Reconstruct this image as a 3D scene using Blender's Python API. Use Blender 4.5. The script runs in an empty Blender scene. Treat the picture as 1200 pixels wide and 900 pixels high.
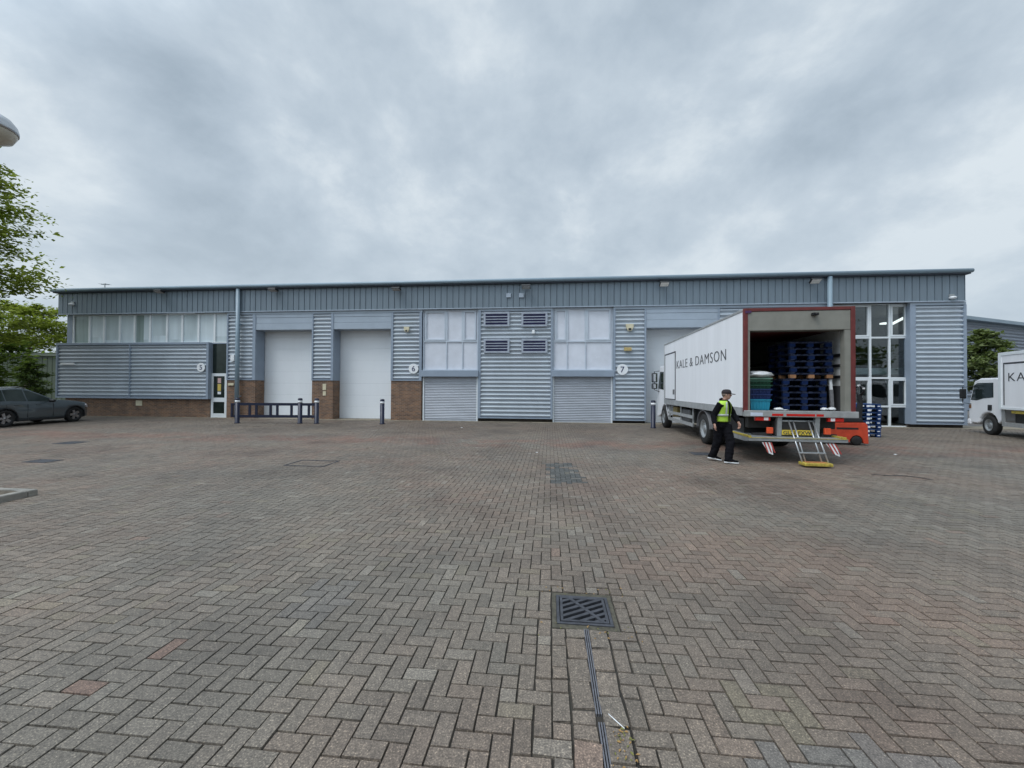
import bpy, bmesh, math, random
import numpy as np
from mathutils import Vector, Matrix, noise as mnoise
R = math.radians
rnd = random.Random(7)
S = bpy.context.scene
COL = S.collection
PI = math.pi

# ------------------------------------------------------------------ camera
PITCH, ROLL, CAM_H, FPX = R(0.64), R(0.33), 1.75, 450.0
cam_rot = Matrix.Rotation(PI / 2 + PITCH, 4, 'X') @ Matrix.Rotation(ROLL, 4, 'Z')
cd = bpy.data.cameras.new('camera'); cam = bpy.data.objects.new('camera', cd); COL.objects.link(cam)
cam.matrix_world = Matrix.Translation((0, 0, CAM_H)) @ cam_rot
cd.sensor_width = 36; cd.lens = FPX / 1200 * 36; cd.clip_end = 2000; cd.clip_start = 0.05
S.camera = cam
CAMP = Vector((0, 0, CAM_H)); CR = cam_rot.to_3x3()

def ray(px, py): return CR @ Vector(((px - 600) / FPX, -(py - 450) / FPX, -1.0))
def gnd(px, py, z=0.0):
    d = ray(px, py); t = (z - CAM_H) / d.z; return CAMP + d * t

# facade frame: u along the front, v into the building, z up
FANG = math.atan(0.098)
FD = Vector((math.cos(FANG), -math.sin(FANG), 0)); FN = Vector((math.sin(FANG), math.cos(FANG), 0))
F0 = Vector((-26.23, 22.57, 0))
def fac(px, py, v=0.0):
    d = ray(px, py); t = ((F0 + FN * v - CAMP).dot(FN)) / d.dot(FN)
    p = CAMP + d * t
    return (p - F0).dot(FD), p.z
def frect(x0, x1, y0, y1, v=0.0):
    ym, xm = (y0 + y1) / 2, (x0 + x1) / 2
    return fac(x0, ym, v)[0], fac(x1, ym, v)[0], fac(xm, y1, v)[1], fac(xm, y0, v)[1]
def fworld(u, v, z): return F0 + FD * u + FN * v + Vector((0, 0, z))

# ------------------------------------------------------------------ materials
MATS = {}
def nt(name):
    m = bpy.data.materials.new(name); m.use_nodes = True
    b = m.node_tree.nodes['Principled BSDF']; return m, m.node_tree, b
def noise_node(t, scale, detail=4, rough=0.55, coord='Object', stretch=None):
    tc = t.nodes.new('ShaderNodeTexCoord'); n = t.nodes.new('ShaderNodeTexNoise')
    n.inputs['Scale'].default_value = scale; n.inputs['Detail'].default_value = detail
    n.inputs['Roughness'].default_value = rough
    if stretch:
        mp = t.nodes.new('ShaderNodeMapping'); mp.inputs['Scale'].default_value = stretch
        t.links.new(tc.outputs[coord], mp.inputs[0]); t.links.new(mp.outputs[0], n.inputs['Vector'])
    else: t.links.new(tc.outputs[coord], n.inputs['Vector'])
    return n
def ramp(t, src, stops):
    r = t.nodes.new('ShaderNodeValToRGB'); el = r.color_ramp.elements
    while len(el) < len(stops): el.new(0.5)
    for e, (p, c) in zip(el, stops):
        e.position = p; e.color = (*c, 1) if len(c) == 3 else c
    t.links.new(src, r.inputs[0]); return r
def mulc(t, a, b, fac=1.0, mode='MULTIPLY'):
    m = t.nodes.new('ShaderNodeMix'); m.data_type = 'RGBA'; m.blend_type = mode
    m.inputs[0].default_value = fac
    for sock, v in ((m.inputs[6], a), (m.inputs[7], b)):
        if isinstance(v, tuple): sock.default_value = (*v, 1)
        else: t.links.new(v, sock)
    return m.outputs[2]
def mat(name, col, rough=0.5, metal=0.0, var=0.18, scale=3.0, coat=0.0, streak=None, bump=0.0, bscale=60, spec=0.5):
    if name in MATS: return MATS[name]
    m, t, b = nt(name)
    n = noise_node(t, scale, 6, 0.6, stretch=streak)
    lo = tuple(c * (1 - var) for c in col); hi = tuple(min(1, c * (1 + var * 0.6)) for c in col)
    r = ramp(t, n.outputs[0], [(0.3, lo), (0.7, hi)])
    t.links.new(r.outputs[0], b.inputs['Base Color'])
    b.inputs['Roughness'].default_value = rough; b.inputs['Metallic'].default_value = metal
    b.inputs['Coat Weight'].default_value = coat; b.inputs['Specular IOR Level'].default_value = spec
    n2 = noise_node(t, scale * 4, 3)
    mr = t.nodes.new('ShaderNodeMapRange'); mr.inputs[3].default_value = max(0.03, rough - 0.1); mr.inputs[4].default_value = min(1, rough + 0.12)
    t.links.new(n2.outputs[0], mr.inputs[0]); t.links.new(mr.outputs[0], b.inputs['Roughness'])
    if bump:
        n3 = noise_node(t, bscale, 3); bp = t.nodes.new('ShaderNodeBump'); bp.inputs['Strength'].default_value = bump
        bp.inputs['Distance'].default_value = 0.01
        t.links.new(n3.outputs[0], bp.inputs['Height']); t.links.new(bp.outputs[0], b.inputs['Normal'])
    MATS[name] = m; return m
def glass(name, tint=(0.8, 0.85, 0.85), refl=0.10, rough=0.01):
    if name in MATS: return MATS[name]
    m, t, b = nt(name); t.nodes.remove(b); out = t.nodes['Material Output']
    tr = t.nodes.new('ShaderNodeBsdfTransparent'); tr.inputs[0].default_value = (*tint, 1)
    gl = t.nodes.new('ShaderNodeBsdfGlossy'); gl.inputs['Roughness'].default_value = rough
    fr = t.nodes.new('ShaderNodeLayerWeight'); fr.inputs[0].default_value = 0.25
    mp = t.nodes.new('ShaderNodeMapRange'); mp.inputs[3].default_value = refl; mp.inputs[4].default_value = 0.9
    t.links.new(fr.outputs['Fresnel'], mp.inputs[0])
    mx = t.nodes.new('ShaderNodeMixShader'); t.links.new(mp.outputs[0], mx.inputs[0])
    t.links.new(tr.outputs[0], mx.inputs[1]); t.links.new(gl.outputs[0], mx.inputs[2]); t.links.new(mx.outputs[0], out.inputs[0])
    MATS[name] = m; return m
def brick_mat():
    m, t, b = nt('facing_brick')
    tc = t.nodes.new('ShaderNodeTexCoord'); sp = t.nodes.new('ShaderNodeSeparateXYZ'); cb = t.nodes.new('ShaderNodeCombineXYZ')
    ad = t.nodes.new('ShaderNodeMath'); ad.operation = 'ADD'
    t.links.new(tc.outputs['Object'], sp.inputs[0]); t.links.new(sp.outputs[0], ad.inputs[0]); t.links.new(sp.outputs[1], ad.inputs[1])
    t.links.new(ad.outputs[0], cb.inputs[0]); t.links.new(sp.outputs[2], cb.inputs[1])
    bt = t.nodes.new('ShaderNodeTexBrick'); t.links.new(cb.outputs[0], bt.inputs[0])
    bt.inputs['Scale'].default_value = 1; bt.inputs['Brick Width'].default_value = 0.225; bt.inputs['Row Height'].default_value = 0.075
    bt.inputs['Mortar Size'].default_value = 0.009; bt.inputs['Bias'].default_value = -0.1
    bt.inputs['Color1'].default_value = (0.25, 0.135, 0.075, 1); bt.inputs['Color2'].default_value = (0.115, 0.07, 0.05, 1)
    bt.inputs['Mortar'].default_value = (0.27, 0.22, 0.18, 1)
    n = noise_node(t, 2.0, 5); r = ramp(t, n.outputs[0], [(0.3, (0.7, 0.7, 0.72)), (0.7, (1.1, 1.08, 1.05))])
    t.links.new(mulc(t, bt.outputs[0], r.outputs[0]), b.inputs['Base Color']); b.inputs['Roughness'].default_value = 0.85
    bp = t.nodes.new('ShaderNodeBump'); bp.inputs['Strength'].default_value = 0.5; bp.inputs['Distance'].default_value = 0.01; bp.invert = True
    t.links.new(bt.outputs['Fac'], bp.inputs['Height']); t.links.new(bp.outputs[0], b.inputs['Normal'])
    return m
def leaf_mat(name, c1, c2):
    m, t, b = nt(name); t.nodes.remove(b); out = t.nodes['Material Output']
    at = t.nodes.new('ShaderNodeAttribute'); at.attribute_name = 'tint'
    r = ramp(t, at.outputs['Fac'], [(0.0, c1), (1.0, c2)])
    di = t.nodes.new('ShaderNodeBsdfDiffuse'); tr = t.nodes.new('ShaderNodeBsdfTranslucent')
    t.links.new(r.outputs[0], di.inputs[0]); t.links.new(mulc(t, r.outputs[0], (1.2, 1.3, 0.6)), tr.inputs[0])
    mx = t.nodes.new('ShaderNodeMixShader'); mx.inputs[0].default_value = 0.35
    t.links.new(di.outputs[0], mx.inputs[1]); t.links.new(tr.outputs[0], mx.inputs[2]); t.links.new(mx.outputs[0], out.inputs[0])
    return m
def emit_mat(name, col, s):
    m, t, b = nt(name); b.inputs['Base Color'].default_value = (*col, 1)
    b.inputs['Emission Color'].default_value = (*col, 1); b.inputs['Emission Strength'].default_value = s
    return m

M_CLAD = mat('silver_cladding_paint', (0.425, 0.475, 0.525), 0.40, 0.0, 0.10, 0.9, streak=(1, 1, 0.4))
M_PARA = mat('slate_grey_cladding_paint', (0.165, 0.21, 0.25), 0.45, 0.0, 0.12, 1.5, streak=(4, 4, 0.3))
M_TRIM = mat('blue_grey_trim_paint', (0.27, 0.325, 0.40), 0.45, 0.0, 0.10, 1.2)
M_FLASH = mat('pale_flashing_paint', (0.36, 0.42, 0.49), 0.42, 0.0, 0.10, 1.2)
M_EAVE = mat('eaves_metal_paint', (0.23, 0.31, 0.37), 0.4, 0.0, 0.10, 0.8)
M_DOORW = mat('white_door_paint', (0.79, 0.82, 0.85), 0.45, 0.0, 0.06, 0.6, streak=(1, 1, 0.3))
M_SHUT = mat('galvanised_shutter', (0.42, 0.45, 0.50), 0.42, 0.15, 0.14, 1.2, streak=(0.6, 1, 2))
M_WHITE = mat('white_frame_paint', (0.74, 0.78, 0.80), 0.4, 0, 0.06)
M_BRICK = brick_mat()
M_FILM = mat('frosted_film_pane', (0.66, 0.69, 0.76), 0.22, 0, 0.10, 1.3)
M_BLIND = mat('pale_blind_pane', (0.50, 0.58, 0.61), 0.08, 0, 0.22, 0.7, streak=(2.2, 1, 0.2))
M_DGLASS = mat('dark_glazing', (0.02, 0.03, 0.026), 0.05, 0, 0.3)
M_GLASS = glass('clear_glazing', (0.74, 0.80, 0.80), 0.07)
M_LOUV = mat('indigo_louvre_blade', (0.035, 0.040, 0.115), 0.5)
M_LOUVF = mat('lilac_louvre_frame', (0.36, 0.40, 0.47), 0.5)
M_BLACK = mat('black_plastic', (0.014, 0.015, 0.017), 0.5, 0, 0.3)
M_RUBBER = mat('tyre_rubber', (0.018, 0.018, 0.018), 0.8, 0, 0.35, 8)
M_NAVY = mat('navy_gloss_paint', (0.006, 0.010, 0.034), 0.4, 0, 0.25, 6)
M_CONC = mat('concrete', (0.30, 0.285, 0.255), 0.85, 0, 0.25, 5, bump=0.3)
M_IRON = mat('cast_iron', (0.075, 0.078, 0.090), 0.5, 0.4, 0.35, 14, bump=0.3)
M_STEEL = mat('bright_steel', (0.52, 0.53, 0.54), 0.32, 0.75, 0.15, 9)
M_GALV = mat('galvanised_steel', (0.38, 0.40, 0.41), 0.48, 0.55, 0.2, 9)
M_CHAS = mat('chassis_paint', (0.032, 0.031, 0.031), 0.6, 0, 0.4, 6)
M_TRUCK = mat('white_vehicle_paint', (0.82, 0.83, 0.855), 0.36, 0, 0.07, 2.2, streak=(1, 1, 0.12))
M_LINER = mat('white_liner', (0.78, 0.79, 0.78), 0.5, 0, 0.15, 3)
M_RED = mat('dark_red_frame_paint', (0.15, 0.028, 0.026), 0.45, 0, 0.25, 6)
M_BEIGE = mat('grey_beige_panel', (0.24, 0.235, 0.205), 0.55, 0, 0.15, 3)
M_ALU = mat('dull_aluminium', (0.42, 0.43, 0.43), 0.45, 0.4, 0.2, 6)
M_YEL = mat('safety_yellow_paint', (0.45, 0.35, 0.06), 0.6, 0, 0.5, 16)
M_LRED = mat('red_lens', (0.55, 0.02, 0.015), 0.2, 0, 0.2, 20)
M_LORG = mat('orange_red_marker', (0.68, 0.09, 0.03), 0.35, 0, 0.2, 20)
M_LWHT = mat('clear_lens', (0.75, 0.70, 0.72), 0.15, 0, 0.1, 20)
M_ORNG = mat('orange_red_machine_paint', (0.60, 0.068, 0.028), 0.4, 0, 0.2, 5)
M_PBLUE = mat('blue_pallet_paint', (0.012, 0.050, 0.19), 0.75, 0, 0.5, 9, spec=.2)
M_PEDGE = mat('worn_pallet_boards', (0.028, 0.065, 0.17), 0.8, 0, 0.6, 6, spec=.2)
M_PWOOD = mat('worn_pallet_wood', (0.30, 0.15, 0.07), 0.75, 0, 0.4, 7)
M_TEXT = mat('charcoal_lettering', (0.045, 0.047, 0.055), 0.5)
M_NUM = mat('indigo_numeral', (0.03, 0.035, 0.10), 0.5)
M_SIGN = mat('white_sign_face', (0.80, 0.82, 0.84), 0.4, 0, 0.05)
M_PLATEY = mat('yellow_plate', (0.68, 0.50, 0.06), 0.4, 0, 0.1)
M_CREAM = mat('cream_plate', (0.62, 0.56, 0.40), 0.5, 0, 0.15)
M_SOIL = mat('soil', (0.16, 0.13, 0.095), 0.95, 0, 0.5, 12, bump=0.6, bscale=30)
M_BARK = mat('bark', (0.12, 0.095, 0.07), 0.9, 0, 0.4, 14, bump=0.5)
M_FLOORIN = mat('interior_floor', (0.22, 0.21, 0.20), 0.6)
M_INWALL = mat('interior_wall', (0.13, 0.13, 0.125), 0.7)

# ------------------------------------------------------------------ mesh builder
class MB:
    def __init__(s): s.v = []; s.f = []; s.mi = []; s.m = 0; s.sm = []; s.smooth = False
    def add(s, vs, fs):
        o = len(s.v); s.v += [tuple(p) for p in vs]
        for f in fs: s.f.append(tuple(i + o for i in f)); s.mi.append(s.m); s.sm.append(s.smooth)
        return s
    def box(s, x0, x1, y0, y1, z0, z1, M=None):
        vs = [Vector((x, y, z)) for z in (z0, z1) for y in (y0, y1) for x in (x0, x1)]
        if M is not None: vs = [M @ p for p in vs]
        return s.add(vs, [(0, 2, 3, 1), (4, 5, 7, 6), (0, 1, 5, 4), (2, 6, 7, 3), (0, 4, 6, 2), (1, 3, 7, 5)])
    def bar(s, a, b, w, h, up=(0, 0, 1)):
        a, b = Vector(a), Vector(b); d = (b - a).normalized(); up = Vector(up)
        if abs(d.dot(up)) > 0.99: up = Vector((0, 1, 0))
        x = d.cross(up).normalized(); y = x.cross(d).normalized()
        vs = [p + x * (sx * w / 2) + y * (sy * h / 2) for p in (a, b) for sx, sy in ((-1, -1), (1, -1), (1, 1), (-1, 1))]
        return s.add(vs, [(3, 2, 1, 0), (4, 5, 6, 7), (0, 1, 5, 4), (1, 2, 6, 5), (2, 3, 7, 6), (3, 0, 4, 7)])
    def tube(s, pts, rads, n=12, cap=True):
        pts = [Vector(p) for p in pts]
        if not hasattr(rads, '__len__'): rads = [rads] * len(pts)
        rings = []; prev = None
        for i, p in enumerate(pts):
            d = (pts[min(i + 1, len(pts) - 1)] - pts[max(i - 1, 0)]).normalized()
            if prev is None:
                a = Vector((0, 0, 1)) if abs(d.z) < 0.9 else Vector((1, 0, 0))
                x = d.cross(a).normalized()
            else: x = (prev - d * prev.dot(d)).normalized()
            prev = x; y = d.cross(x)
            rr = rads[i]; rx, ry = (rr if hasattr(rr, '__len__') else (rr, rr))
            rings.append([p + x * (math.cos(2 * PI * k / n) * rx) + y * (math.sin(2 * PI * k / n) * ry) for k in range(n)])
        vs = [q for r_ in rings for q in r_]; fs = []
        sm = s.smooth; s.smooth = True
        for i in range(len(pts) - 1):
            for k in range(n):
                k2 = (k + 1) % n; fs.append((i * n + k, i * n + k2, (i + 1) * n + k2, (i + 1) * n + k))
        o = len(s.v); s.add(vs, fs); s.smooth = False
        if cap:
            s.add([], []);
            s.f.append(tuple(o + k for k in reversed(range(n)))); s.mi.append(s.m); s.sm.append(False)
            s.f.append(tuple(o + (len(pts) - 1) * n + k for k in range(n))); s.mi.append(s.m); s.sm.append(False)
        s.smooth = sm; return s
    def rings(s, rings, cap=True, smooth=True):
        n = len(rings[0]); o = len(s.v); fs = []
        for i in range(len(rings) - 1):
            for k in range(n):
                k2 = (k + 1) % n; fs.append((i * n + k, i * n + k2, (i + 1) * n + k2, (i + 1) * n + k))
        sm = s.smooth; s.smooth = smooth
        s.add([q for r_ in rings for q in r_], fs); s.smooth = False
        if cap:
            s.f.append(tuple(o + k for k in reversed(range(n)))); s.mi.append(s.m); s.sm.append(False)
            s.f.append(tuple(o + (len(rings) - 1) * n + k for k in range(n))); s.mi.append(s.m); s.sm.append(False)
        s.smooth = sm; return s
    def lathe(s, c, axis, prof, n=24, cap=True):
        """prof: (radius, offset along axis)"""
        c = Vector(c); d = Vector(axis).normalized(); a = Vector((0, 0, 1)) if abs(d.z) < 0.9 else Vector((1, 0, 0))
        x = d.cross(a).normalized(); y = d.cross(x)
        rings = [[c + d * h + x * (math.cos(2 * PI * k / n) * r_) + y * (math.sin(2 * PI * k / n) * r_) for k in range(n)] for r_, h in prof]
        return s.rings(rings, cap)
    def prism(s, poly, axis, a0, a1):
        """poly of 2D points; axis 'x': (y,z), 'y': (x,z), 'z': (x,y)"""
        def P(p, a):
            return (a, p[0], p[1]) if axis == 'x' else (p[0], a, p[1]) if axis == 'y' else (p[0], p[1], a)
        n = len(poly); vs = [P(p, a0) for p in poly] + [P(p, a1) for p in poly]
        return s.add(vs, [tuple(range(n - 1, -1, -1)), tuple(range(n, 2 * n))] + [(k, (k + 1) % n, n + (k + 1) % n, n + k) for k in range(n)])
    def build(s, name, mats, parent=None, bevel=0.0, seg=2, fixn=True):
        me = bpy.data.meshes.new(name); me.from_pydata(s.v, [], s.f); me.update()
        if not isinstance(mats, (list, tuple)): mats = [mats]
        for m in mats: me.materials.append(m)
        me.polygons.foreach_set('material_index', s.mi); me.polygons.foreach_set('use_smooth', s.sm)
        if fixn:
            bm = bmesh.new(); bm.from_mesh(me); bmesh.ops.recalc_face_normals(bm, faces=bm.faces); bm.to_mesh(me); bm.free()
        o = bpy.data.objects.new(name, me); COL.objects.link(o)
        if parent is not None: o.parent = parent
        if bevel:
            b = o.modifiers.new('bevel', 'BEVEL'); b.width = bevel; b.segments = seg; b.limit_method = 'ANGLE'; b.angle_limit = R(40)
        return o

def tag(o, label=None, cat=None, group=None, kind=None):
    if label: o['label'] = label
    if cat: o['category'] = cat
    if group: o['group'] = group
    if kind: o['kind'] = kind
    return o
def empty(name, loc, rz=0.0, label=None, cat=None, group=None):
    o = bpy.data.objects.new(name, None); COL.objects.link(o); o.location = loc; o.rotation_euler = (0, 0, rz)
    o.empty_display_size = 0.2
    return tag(o, label, cat, group)
def put(o, loc, rz=0.0): o.location = loc; o.rotation_euler = (0, 0, rz); return o
def copy_tree(o, parent=None, kids=None):
    c = o.copy(); COL.objects.link(c)
    if parent is not None: c.parent = parent
    for ch in (kids or KIDS).get(o.name, []): copy_tree(ch, c, kids)
    return c
KIDS = {}
def index_kids():
    KIDS.clear()
    for o in bpy.data.objects:
        if o.parent is not None: KIDS.setdefault(o.parent.name, []).append(o)

def text_mesh(body, w, h, thin=0.0, spacing=1.0, depth=0.004):
    """flat lettering scaled to w x h, x right, y up, origin at lower left; returns verts, faces"""
    cu = bpy.data.curves.new('letters', 'FONT'); cu.body = body; cu.extrude = 0.01; cu.offset = thin; cu.space_character = spacing
    cu.resolution_u = 3
    ob = bpy.data.objects.new('letters', cu); COL.objects.link(ob)
    bpy.context.view_layer.update(); dg = bpy.context.evaluated_depsgraph_get()
    me = bpy.data.meshes.new_from_object(ob.evaluated_get(dg))
    vs = [v.co.copy() for v in me.vertices]; fs = [tuple(p.vertices) for p in me.polygons]
    x0 = min(v.x for v in vs); x1 = max(v.x for v in vs); y0 = min(v.y for v in vs); y1 = max(v.y for v in vs)
    if not h: h = w * (y1 - y0) / (x1 - x0)
    if not w: w = h * (x1 - x0) / (y1 - y0)
    out = [Vector(((v.x - x0) / (x1 - x0) * w, (v.y - y0) / (y1 - y0) * h, depth if v.z > 0 else -depth)) for v in vs]
    bpy.data.objects.remove(ob); bpy.data.curves.remove(cu); bpy.data.meshes.remove(me)
    return out, fs, w, h
def lettering(name, body, origin, xdir, ydir, w, h, m, parent, thin=0.0, spacing=1.0, center=False):
    vs, fs, w, h = text_mesh(body, w, h, thin, spacing)
    xd, yd, o = Vector(xdir), Vector(ydir), Vector(origin); zd = xd.cross(yd)
    off = Vector((w / 2, h / 2, 0)) if center else Vector((0, 0, 0))
    mb = MB(); mb.add([o + xd * (p.x - off.x) + yd * (p.y - off.y) + zd * p.z for p in vs], fs)
    return mb.build(name, m, parent, fixn=False)

# ------------------------------------------------------------------ sky and light
W = bpy.data.worlds.new('World'); S.world = W; W.use_nodes = True
SUN_EL, SUN_AZ = 58, 238          # overcast, brightest part of the sky behind the viewer
def build_sky():
    t = W.node_tree; bg = t.nodes['Background']
    sky = t.nodes.new('ShaderNodeTexSky'); sky.sky_type = 'NISHITA'; sky.sun_disc = False
    sky.sun_elevation = R(SUN_EL); sky.sun_rotation = R(SUN_AZ)
    tc = t.nodes.new('ShaderNodeTexCoord')
    sp = t.nodes.new('ShaderNodeSeparateXYZ'); t.links.new(tc.outputs['Generated'], sp.inputs[0])
    def M(op, a, b=None, c=None):
        n = t.nodes.new('ShaderNodeMath'); n.operation = op
        for i, x in enumerate((a, b, c)):
            if x is None: continue
            if isinstance(x, (int, float)): n.inputs[i].default_value = x
            else: t.links.new(x, n.inputs[i])
        return n.outputs[0]
    zc = M('ADD', M('MAXIMUM', sp.outputs[2], 0.0), 0.45)
    cb = t.nodes.new('ShaderNodeCombineXYZ')
    t.links.new(M('DIVIDE', sp.outputs[0], zc), cb.inputs[0]); t.links.new(M('DIVIDE', sp.outputs[1], zc), cb.inputs[1])
    def N(scale, detail, rough, seed, dist=0.0):
        n = t.nodes.new('ShaderNodeTexNoise'); n.noise_dimensions = '4D'; n.inputs['W'].default_value = seed
        n.inputs['Scale'].default_value = scale; n.inputs['Detail'].default_value = detail; n.inputs['Roughness'].default_value = rough
        n.inputs['Distortion'].default_value = dist
        t.links.new(cb.outputs[0], n.inputs['Vector']); return n.outputs[0]
    big = N(1.25, 3, 0.5, 5.1, 0.2); mid = N(2.7, 9, 0.58, 1.7, 0.15)
    s = M('ADD', M('MULTIPLY', big, 0.42), M('MULTIPLY', mid, 0.58))
    r = ramp(t, s, [(0.40, (0.36, 0.44, 0.52)), (0.465, (0.45, 0.535, 0.62)), (0.525, (0.545, 0.63, 0.71)), (0.595, (0.74, 0.81, 0.86))])
    # thinner cloud and more light towards the zenith and behind the viewer, where the sun stands
    sd = Vector((math.sin(R(SUN_AZ)) * math.cos(R(SUN_EL)), math.cos(R(SUN_AZ)) * math.cos(R(SUN_EL)), math.sin(R(SUN_EL))))
    dp = t.nodes.new('ShaderNodeVectorMath'); dp.operation = 'DOT_PRODUCT'; dp.inputs[1].default_value = sd
    t.links.new(tc.outputs['Generated'], dp.inputs[0])
    mr = t.nodes.new('ShaderNodeMapRange'); mr.interpolation_type = 'SMOOTHSTEP'
    mr.inputs[1].default_value = 0.52; mr.inputs[2].default_value = 1.0; mr.inputs[3].default_value = 1.0; mr.inputs[4].default_value = 3.2
    t.links.new(dp.outputs['Value'], mr.inputs[0])
    # milky band low over the horizon
    hz = t.nodes.new('ShaderNodeMapRange'); hz.interpolation_type = 'SMOOTHSTEP'
    hz.inputs[1].default_value = 0.10; hz.inputs[2].default_value = 0.55; hz.inputs[3].default_value = 0.50; hz.inputs[4].default_value = 0.0
    t.links.new(sp.outputs[2], hz.inputs[0])
    mh = t.nodes.new('ShaderNodeMix'); mh.data_type = 'RGBA'; t.links.new(hz.outputs[0], mh.inputs[0])
    t.links.new(r.outputs[0], mh.inputs[6]); mh.inputs[7].default_value = (0.57, 0.655, 0.725, 1)
    sc = t.nodes.new('ShaderNodeVectorMath'); sc.operation = 'SCALE'; t.links.new(mh.outputs[2], sc.inputs[0])
    t.links.new(M('MULTIPLY', mr.outputs[0], 10.4), sc.inputs['Scale'])
    mx = t.nodes.new('ShaderNodeMix'); mx.data_type = 'RGBA'; mx.inputs[0].default_value = 0.96
    t.links.new(sky.outputs[0], mx.inputs[6]); t.links.new(sc.outputs[0], mx.inputs[7])
    t.links.new(mx.outputs[2], bg.inputs[0]); bg.inputs[1].default_value = 0.1
    W.cycles.sampling_method = 'MANUAL'; W.cycles.sample_map_resolution = 512
    sl = bpy.data.lights.new('sun', 'SUN'); sl.energy = 1.5; sl.angle = R(28); sl.color = (1.0, 0.97, 0.93)
    so = bpy.data.objects.new('sun', sl); COL.objects.link(so); so.rotation_euler = (-sd).to_track_quat('-Z', 'Y').to_euler(); so.location = sd * 60
build_sky()
S.view_settings.view_transform = 'Standard'; S.view_settings.look = 'None'; S.view_settings.gamma = 1
S.view_settings.use_curve_mapping = False; S.view_settings.exposure = 0.0

# ------------------------------------------------------------------ ground
E1, E2 = FD, FN                      # paving is laid square to the building
def pav(a, b, z=0.0): return E1 * a + E2 * b + Vector((0, 0, z))
def topav(p): return Vector((p.x, p.y, 0)).dot(E1), Vector((p.x, p.y, 0)).dot(E2)
CH_A = 0.272                         # drain channel line
GR_B = 3.10                          # grate centre
A0, B0 = CH_A - 0.15, GR_B - 0.25    # grid origin
FB = F0.dot(E2)                      # facade line in paving coordinates

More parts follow.
